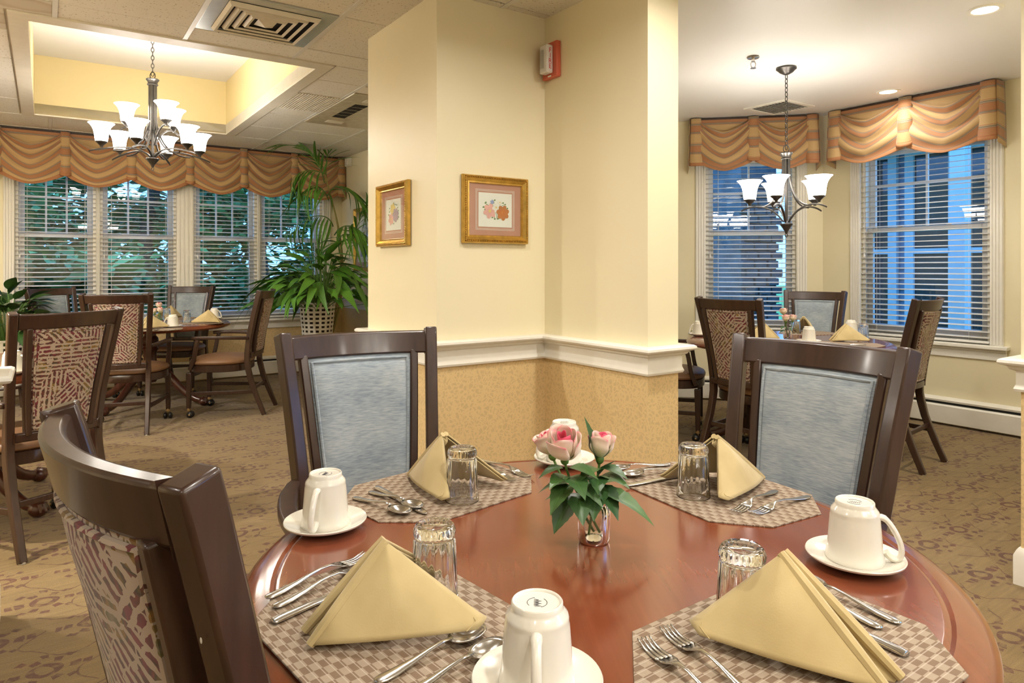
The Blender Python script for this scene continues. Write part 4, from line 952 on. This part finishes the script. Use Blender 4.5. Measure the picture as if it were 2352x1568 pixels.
JAR = [(.0005, .003), (.022, .004), (.0265, .008), (.0275, .014), (.0275, .055), (.024, .064), (.0205, .068), (.0205, .086), (.0225, .086), (.0228, .083), (.0225, .069), (.0265, .065), (.0300, .056), (.0300, .010), (.0270, .002), (.022, 0), (.0005, .0008)]
def make_vase(x, y, label):
    r = empty('bud_vase', (x, y, TZ), 0, label, 'vase'); MB().lathe(JAR, 36).build('jar', M['glass'], r); return r
vx, vy = .151, 1.262
make_vase(vx, vy, 'small clear glass jar holding roses at the mahogany table centre')
def rose_at(head, direc, R, Ln, op, seed, foot, label, leaves):
    r = make_rose(R, Ln, op, seed); r['label'] = label; orient(r, head, direc, seed)
    Mi = r.matrix_basis.inverted() if False else (Matrix.Translation(head) @ r.rotation_quaternion.to_matrix().to_4x4()).inverted()
    h = Vector(head); f = Vector(foot); d = Vector(direc).normalized()
    pts = bez([h, h-d*.05, (h+f)/2, f+(h-f)*.2, f], 10)
    st = MB().tube([Mi @ p for p in pts], .0024, 7).build('stem', M['stem'], r)
    for (t, dx, dy, dz, L, W, dr) in leaves:
        p = pts[int(t*10)]; lf = leafmesh('leaf', M['leaf_rose'], L, W, dr, .22, 6, 14, parent=r, serr=.10)
        D = Vector((dx, dy, dz)).normalized(); side = D.cross(Vector((0, 0, 1))).normalized(); up = side.cross(D)
        Mm = Matrix((D, side, up)).transposed().to_4x4(); Mm.translation = p+D*.006; lf.matrix_basis = Mi @ Mm
    return r
V = Vector; V0 = V((vx, vy, TZ))
rose_at(pix(1297, 1055, 1.235), (-.10, -.42, 1), .0265, .062, .55, 1, V0+V((.012, .008, .012)), 'large open pink-edged rose leaning left in the table jar',
        [(.2, -.5, -.6, .2, .050, .020, .5), (.3, -.6, -.6, -.1, .06, .025, .6), (.25, .3, -.9, .2, .06, .025, .6), (.42, -.62, -.50, -.70, .080, .031, .15), (.3, .6, -.6, .1, .06, .024, .6), (.4, .1, -1, -.2, .06, .026, .5), (.15, .7, -.5, .25, .055, .022, .5), (.12, -.75, -.2, .1, .045, .018, .5), (.35, -.9, .1, .1, .055, .022, .5)])
rose_at(pix(1378, 1052, 1.26), (.10, -.05, 1), .020, .050, .6, 2, V0+V((-.01, -.004, .012)), 'closed cream rose bud upright in the table jar',
        [(.2, .5, -.5, .3, .058, .023, .6), (.3, .5, -.8, -.1, .060, .025, .7), (.4, .93, -.35, .05, .100, .034, .55), (.1, -.28, .1, 1, .092, .026, .0), (.3, .8, .3, .25, .055, .022, .4), (.35, -.2, -1, -.15, .062, .026, .6), (.25, .35, -.3, .6, .05, .018, .2), (.12, -.5, -.6, .2, .05, .020, .5), (.15, .7, -.5, .2, .05, .020, .5), (.2, -.1, -.9, .3, .055, .023, .6)])
rose_at(pix(1268, 1045, 1.29), (-.35, .12, 1), .020, .046, .9, 3, V0+V((.002, .012, .012)), 'pale pink rose half hidden behind the open one in the table jar',
        [(.5, -.9, .1, .2, .045, .017, .5), (.6, .2, .8, .3, .05, .02, .5)])
# laid tables further back
def bouquet(x, y, cx, where):
    make_vase(x, y, 'small glass jar of roses '+where)
    for k, (dx, dy, h) in enumerate(cx):
        p = V((x+dx, y+dy, TZ+h)); rose_at(p, (dx*2, dy*2, 1), .021, .050, .8, 5+k, V((x, y, TZ+.012)), 'pink-tipped %s rose in the jar %s' % (('tallest', 'middle', 'low')[k], where),
            [(.4, dx*8+.3, dy*8-.4, .2, .05, .018, .5), (.55, -.7, -.5+k*.3, .1, .05, .018, .5), (.5, .7, .3, .1, .05, .018, .5)])
def gp(x, y, z=TZ): Yq = FPX*(EYE-z)/(y-YH); return ((x-CXP)*Yq/FPX, Yq)
LW, LA = 'on the window-side table', 'on the alcove table'
x, y = gp(362, 750); bouquet(x, y, [(.01, 0, .16), (.03, -.02, .12), (-.03, .01, .11)], LW)
x, y = gp(1809, 778); bouquet(x, y, [(-.02, .02, .17), (-.02, -.02, .125), (.035, 0, .125)], LA)
def setting(mats, naps, cups, glasses, where):
    for k, (px, py, a) in enumerate(mats): x, y = gp(px, py); put(PM, x, y, TZ, a, 'checked woven placemat %s %s' % (('below the lone napkin and tumbler', 'on its far side', 'on its near side')[k], where))
    for k, (px, py, a) in enumerate(naps): x, y = gp(px, py); put(PNp, x, y, ZM, a, 'sand linen napkin tent %s %s' % (('beside a lone tumbler', 'behind the roses', 'half hidden by the maze-backed chair')[k], where))
    for k, (px, py, a) in enumerate(cups):
        x, y = gp(px, py); t = ('ahead of the roses', 'on the far side', 'at the table rim')[k]; put(PS, x, y, TZ, 0, 'ivory saucer %s %s' % (t, where)); put(PCU, x, y, TZ+.0085, a, 'ivory coffee cup upside down on the saucer %s %s' % (t, where))
    for k, (px, py) in enumerate(glasses): x, y = gp(px, py); put(PG, x, y, ZM, 0, 'upturned fluted tumbler %s %s' % (('beside the lone napkin', 'behind the roses')[k], where))
setting([(455, 742, rad(10)), (400, 730, rad(-30)), (352, 757, rad(20))], [(506, 742, rad(92)), (415, 728, rad(150)), (318, 758, rad(-20))], [(397, 752, rad(190)), (492, 733, rad(0))], [(429, 741), (383, 735)], LW)
setting([(1945, 791, rad(-10)), (1855, 765, rad(20)), (1740, 790, rad(0))], [(1908, 785, rad(-85)), (1850, 760, rad(150)), (1790, 780, rad(75))], [(1858, 787, rad(80)), (1955, 768, rad(0)), (1605, 771, rad(180))], [(1983, 781), (1828, 766)], LA)
x, y = gp(1925, 793); put(PF, x, y-.04, ZM, rad(170), 'dinner fork below the napkin on the alcove table'); x, y = gp(1980, 792); put(PK, x, y-.05, ZM, rad(175), 'table knife at the rim of the alcove table')
x, y = gp(412, 757); put(PSp, x, y-.06, ZM, rad(200), 'spoon below the cup on the window-side table')
x, y = gp(28, 858); put(PS, x, y, TZ, 0, 'ivory saucer on the left table behind the wing wall'); put(PCU, x, y, TZ+.0085, rad(10), 'ivory coffee cup on the left table behind the wing wall')

# ------------------------------------------------------------------ potted plants
def basket(x, y, z0, h, R0, R1, label, stand=0):
    r = empty('plant_basket', (x, y, 0), 0, label, 'planter')
    mb = MB()
    nv, nh = 17, int(h/.045)
    for k in range(nv):
        a = 2*PI*k/nv; t = Vector((-sin(a), cos(a), 0))
        mb.sweep([(R0*cos(a), R0*sin(a), z0), (R1*cos(a), R1*sin(a), z0+h)], tuple(t), .026, .003)
    mb.build('upright_weave', M['basket'], r)['kind'] = 'stuff'
    mb = MB()
    for k in range(nh+1):
        t = k/nh; R = lerp(R0, R1, t)+.002; z = z0+t*h; mb.lathe([(R, z-.011), (R+.003, z-.011), (R+.003, z+.011), (R, z+.011), (R, z-.011)], 30)
    mb.build('hoop_weave', M['basket'], r)['kind'] = 'stuff'
    MB().lathe([(.0005, z0+h*.85), (R1-.014, z0+h*.86), (R1-.012, z0+h*.8), (R0-.01, z0+.01), (.0005, z0+.01)], 24).build('soil', M['soil'], r)
    MB().tube([(R1*cos(a), R1*sin(a), z0+h) for a in [2*PI*i/30 for i in range(31)]], .010, 8, caps=False).build('rim', M['basket'], r)
    return r
def stand(x, y, h, label):
    r = empty('plant_stand', (x, y, 0), 0, label, 'plant stand'); MB().lathe([(.0005, h), (.17, h), (.175, h-.012), (.17, h-.025), (.0005, h-.025)], 28).build('top', M['chair_wood'], r)
    for k in range(3):
        a = 2*PI*k/3; MB().tube([(.13*cos(a), .13*sin(a), h-.02), (.15*cos(a), .15*sin(a), 0)], .014, 8).build('leg', M['chair_wood'], r)
LEAF = {}
def leaf_at(key, mat, L, W, droop, fold, base, D, parent, roll=0, sc=1, nt=10):
    D = Vector(D).normalized(); side = D.cross(Vector((0, 0, 1)))
    side = side.normalized() if side.length > .01 else Vector((1, 0, 0)); up = side.cross(D)
    if key not in LEAF: o = leafmesh('leaf' if 'let' not in key else 'leaflet', mat, L, W, droop, fold, 4, nt, parent=parent); LEAF[key] = o
    else: o = inst(LEAF[key], parent)
    Mm = Matrix((D, side, up)).transposed().to_4x4() @ Matrix.Rotation(roll, 4, 'X') @ Matrix.Scale(sc, 4); Mm.translation = base
    o.parent = parent; o.matrix_basis = Mm; return o
def bush(x, y, z, n, Rad, hgt, key, mats, L, W, label, seed, lean=(0, 0), sc=(.7, 1.25), droop=.55):
    q = random.Random(seed); r = empty('foliage_plant', (x, y, z), 0, label, 'plant'); mb = MB()
    for k in range(n):
        a = q.uniform(0, 2*PI); f = q.random()**.7; rr = Rad*f; h = hgt*(1-.55*f*f)*q.uniform(.45, 1)
        wx, wy = x+(rr+L)*cos(a), y+(rr+L)*sin(a)
        if wx*CT+wy*ST > 2.90 or -wx*ST+wy*CT > 8.0: a += PI*.8; rr *= .8
        tip = Vector((rr*cos(a)+lean[0]*h, rr*sin(a)+lean[1]*h, h)); b = Vector((.05*cos(a), .05*sin(a), 0))
        pts = bez([b, b+Vector((0, 0, h*.6)), tip], 6); mb.tube(pts, .0035, 5)
        D = (tip-pts[-3]).normalized()+Vector((cos(a)*.6, sin(a)*.6, -.15)); kk = key+str(k % 3)
        leaf_at(kk, mats, L, W, (droop, droop*1.5, droop*.5)[k % 3], .18, tip, D, r, q.uniform(-.5, .5), q.uniform(*sc))
    mb.build('stems', M['stem'], r); return r
bx_, by_ = xy(2.44, 7.30)
stand(bx_, by_, .46, 'dark round stand under the basket beside the palm')
basket(bx_, by_, .46, .41, .15, .185, 'white open-weave basket planter under the big foliage plant')
o = bush(bx_+.06, by_-.05, .74, 215, .60, .66, 'bushleaf', M['leaf'], .27, .044, 'bushy green plant with long drooping leaves below the palm', 4, (-.05, 0), droop=.8)
# tall palm: cane, fronds, leaflets
px_, py_ = xy(2.62, 7.62)
r = empty('palm_pot', (px_, py_, 0), 0, 'dark clay pot of the tall palm on the floor', 'planter')
MB().lathe([(.0005, 0), (.13, 0), (.17, .28), (.18, .30), (.165, .30), (.155, .26), (.0005, .26)], 28).build('pot', M['table_base'], r); MB().lathe([(.0005, .272), (.155, .268)], 24).build('soil', M['soil'], r)
palm = empty('tall_palm', (px_, py_, .27), 0, 'tall leaning palm reaching up past the striped valance', 'plant'); P0 = V((px_, py_, .27))
YP = py_
def cane(pts, r0, r1): 
    pp = bez([p-P0 for p in pts], 14); MB().tube(pp, [lerp(r0, r1, i/14) for i in range(15)], 8).build('cane', M['cane'], palm)
cane([P0, pix(800, 690, YP), pix(792, 590, YP), pix(772, 500, YP-.05)], .016, .012); cane([P0+V((.03, 0, 0)), pix(790, 640, YP), pix(800, 560, YP), pix(765, 480, YP-.1), pix(745, 395, YP-.1)], .014, .008)
def frond(ps, n, L, hang, seed, spread=1.0, key='leaflet'):
    q = random.Random(seed); pts = bez([p-P0 for p in ps], 24)
    fr = MB().tube(pts, [lerp(.007, .002, i/24) for i in range(25)], 6).build('frond', M['stem'], palm)
    for k in range(n):
        t = .12+.86*k/(n-1); i = min(23, int(t*24)); p = pts[i].lerp(pts[i+1], t*24-i) if i < 24 else pts[-1]; T_ = (pts[min(24, i+1)]-pts[max(0, i-1)]).normalized()
        side = T_.cross(V((0, 0, 1))).normalized(); sg = 1 if k % 2 else -1
        D = T_*(.55+.6*t)+side*sg*.8*spread*(1-.55*t)+V((0, 0, .25-hang)); sc = (.55+.75*sin(PI*min(1, .15+.8*t)))*q.uniform(.85, 1.12)
        kk = key+('h' if hang > .6 else 's')+str(k % 2)
        leaf_at(kk, M['leaf'], L, .0135, (.75 if hang > .6 else .45)+.2*(k % 2), .3, p, D, fr, q.uniform(-.6, .6), sc, 12)
frond([pix(745, 420, YP-.1), pix(738, 370, YP-.15), pix(700, 325, YP-.2), pix(652, 335, YP-.25)], 26, .33, .1, 1)
frond([pix(765, 520, YP-.05), pix(755, 480, YP-.2), pix(700, 490, YP-.3), pix(655, 540, YP-.35)], 22, .34, 1.3, 2, .35)
frond([pix(750, 420, YP-.1), pix(745, 370, YP), pix(752, 345, YP+.05), pix(775, 300, YP+.1)], 20, .30, .0, 3)
frond([pix(752, 450, YP-.1), pix(770, 410, YP-.1), pix(815, 425, YP-.1), pix(850, 490, YP-.1)], 24, .33, .45, 4)
frond([pix(755, 460, YP-.1), pix(740, 420, YP-.2), pix(715, 415, YP-.3), pix(690, 450, YP-.35)], 18, .28, .7, 5)
frond([pix(768, 540, YP), pix(790, 500, YP-.1), pix(830, 520, YP-.2), pix(850, 560, YP-.2)], 22, .34, .6, 6)
frond([pix(780, 580, YP), pix(770, 530, YP-.1), pix(800, 520, YP-.25), pix(840, 570, YP-.3)], 18, .30, .5, 7)
frond([pix(790, 600, YP), pix(815, 520, YP-.05), pix(840, 480, YP-.1), pix(862, 440, YP-.1)], 18, .32, .2, 8)
frond([pix(747, 400, YP-.1), pix(715, 385, YP-.2), pix(690, 390, YP-.25), pix(672, 410, YP-.3)], 16, .26, .8, 9)
# leafy plant in the left corner
lx, ly = xy(-.29, 7.62); basket(lx, ly, .20, .40, .13, .165, 'white open-weave basket planter in the left window corner'); stand(lx, ly, .20, 'low dark stand under the left corner basket')
bush(lx, ly, .56, 90, .36, .50, 'cornerleaf', M['leaf_dark'], .20, .056, 'dark broad-leaved plant in the left window corner', 9, (0, 0), (.7, 1.1), .5)

# ------------------------------------------------------------------ outside
# ---
lw = MB().prism([(-60, -60), (60, -60), (60, 60), (-60, 60)], -.4, -.3).build('ground', M['lawn'], smooth=False); lw['kind'] = 'structure'
def tree(u, v, H, R, n, seed, label, size=.16):
    q = random.Random(seed); x, y = xy(u, v); r = empty('garden_tree', (x, y, -.3), 0, label, 'tree', 'trees outside the far windows')
    pts = [(q.uniform(-.1, .1)*k, q.uniform(-.1, .1)*k, H*k/6) for k in range(7)]; MB().tube(pts, [lerp(.16, .03, k/6)*H/7 for k in range(7)], 9).build('trunk', M['bark'], r)
    vs_, fs = [], []
    cl = [(q.uniform(-1, 1), q.uniform(-1, 1), q.uniform(.06, 1)) for _ in range(46)]
    for k in range(n):
        c = cl[k % len(cl)]; tap = 1.0-.55*c[2]; g = lambda: q.gauss(0, .24)
        p = Vector((c[0]*R*tap+g()*R*.5, c[1]*R*tap+g()*R*.5, c[2]*H+g()*H*.12)); a, b = q.uniform(0, 2*PI), q.uniform(-1, 1)
        d = Vector((cos(a), sin(a), b*.7)).normalized(); e = d.cross(Vector((q.uniform(-1, 1), q.uniform(-1, 1), 1))).normalized(); s = size*q.uniform(.5, 1.3); i = len(vs_)
        vs_ += [p, p+d*s*.5+e*s*.22, p+d*s, p+d*s*.5-e*s*.22]; fs.append((i, i+1, i+2, i+3))
    MB().add(vs_, fs).build('foliage', M['tree'], r, smooth=False)['kind'] = 'stuff'
tl = ['dense tree just outside the leftmost far window', 'leafy tree outside behind the chandelier window', 'broad tree outside behind the fluted window post', 'slender tree outside the window with the palm', 'full tree far behind the palm window', 'tall tree deep in the garden, left', 'tall tree deep in the garden, centre', 'tall tree deep in the garden, right', 'pale shrub low outside the left windows', 'pale shrub low outside near the palm window']
for k, (u, v, H, R, n) in enumerate([(-.9, 12.5, 6, 2.0, 9000), (1.5, 13.5, 6.5, 2.0, 9000), (3.2, 12.0, 5.6, 1.5, 6500), (5.4, 14, 6.2, 1.8, 8000), (8.0, 15.5, 7, 2.2, 9000), (-2.6, 17.5, 9, 3.6, 14000), (3.2, 19, 10, 3.8, 14000), (9.0, 21, 10, 4.2, 14000), (.3, 10.6, 1.7, 1.1, 3000), (4.2, 11.2, 1.6, 1.0, 2600)]):
    tree(u, v, H, R, n, 20+k, tl[k], .22 if k < 5 else .40)
tree(11.5, 13.5, 6.5, 2.4, 5000, 77, 'tree on the lawn beyond the narrow bay window', .2)
# neighbouring wing seen through the alcove windows
def ubox(mb, u0, u1, v0, v1, z0, z1): return mb.box(u0, u1, v0, v1, z0, z1)
wing = empty('house_wing', (0, 0, 0), TH, 'blue-grey clapboard wing outside the wide alcove window', 'building')
MB().box(8.72, 11.5, 1.2, 5.6, -.35, 4.6).build('wall_core', M['siding'], wing, smooth=False)
pl = None
for k in range(38):
    if pl is None: o = pl = MB().add([(0, 1.2, 0), (0, 5.6, 0), (-.012, 5.6, .13), (-.012, 1.2, .13), (-.03, 1.2, 0), (-.03, 5.6, 0)], [(4, 5, 2, 3), (0, 1, 5, 4), (0, 4, 3), (1, 2, 5)]).build('clapboard', M['siding'], wing, smooth=False)
    else: o = inst(pl, wing)
    o.location = (8.72, 0, -.3+k*.128)
for v in (1.2, 5.6): MB().box(8.64, 8.80, v-.09, v+.09, -.35, 4.6).build('corner_board', M['siding_trim'], wing)
MB().box(8.2, 11.6, .8, 6.0, 4.5, 4.7).build('eave', M['siding_trim'], wing)
for (v0, v1, z0, z1) in ((1.75, 2.55, .5, 2.6), (3.25, 4.05, .3, 2.6), (4.35, 5.15, .3, 2.6), (2.65, 3.12, .3, 2.6)):
    wn = MB()
    for a, b, c, d in ((v0-.1, v0, z0-.1, z1+.1), (v1, v1+.1, z0-.1, z1+.1), (v0, v1, z0-.1, z0), (v0, v1, z1, z1+.1), (v0, v1, (z0+z1)/2-.03, (z0+z1)/2+.03), ((v0+v1)/2-.015, (v0+v1)/2+.015, z0, z1)): wn.box(8.62, 8.70, a, b, c, d)
    wf = wn.build('window', M['siding_trim'], wing); MB().box(8.66, 8.69, v0, v1, z0, z1).build('pane', M['dark_glass'], wf)
MB().prism([(7.4, 3.0), (8.72, 3.0), (8.72, 5.4), (7.7, 5.1)], 2.72, 2.86).build('porch_roof', M['siding_trim'], wing, smooth=False)
for v, u in ((3.12, 7.6), (4.95, 7.85)): MB().box(u-.07, u+.07, v-.07, v+.07, -.35, 2.74).build('porch_post', M['siding_trim'], wing)
ch = empty('stone_chimney', (0, 0, 0), TH, 'dark stone chimney stack outside the narrow bay window', 'chimney')
MB().box(7.95, 8.75, 6.0, 6.9, -.35, 5.5).build('stack', M['stone'], ch)
st = None
for z in range(20):
    for k in range(3):
        o = MB().box(-.13, .13, -.03, .03, -.055, .055).build('stone', M['stone'], ch, bevel=.012) if st is None else inst(st, ch); st = st or o
        o.location = (8.05+k*.29+(.12 if z % 2 else 0)*.8, 5.99, .05+z*.125); o.scale = (rnd.uniform(.85, 1.02), rnd.uniform(.8, 1.4), rnd.uniform(.85, 1.0))
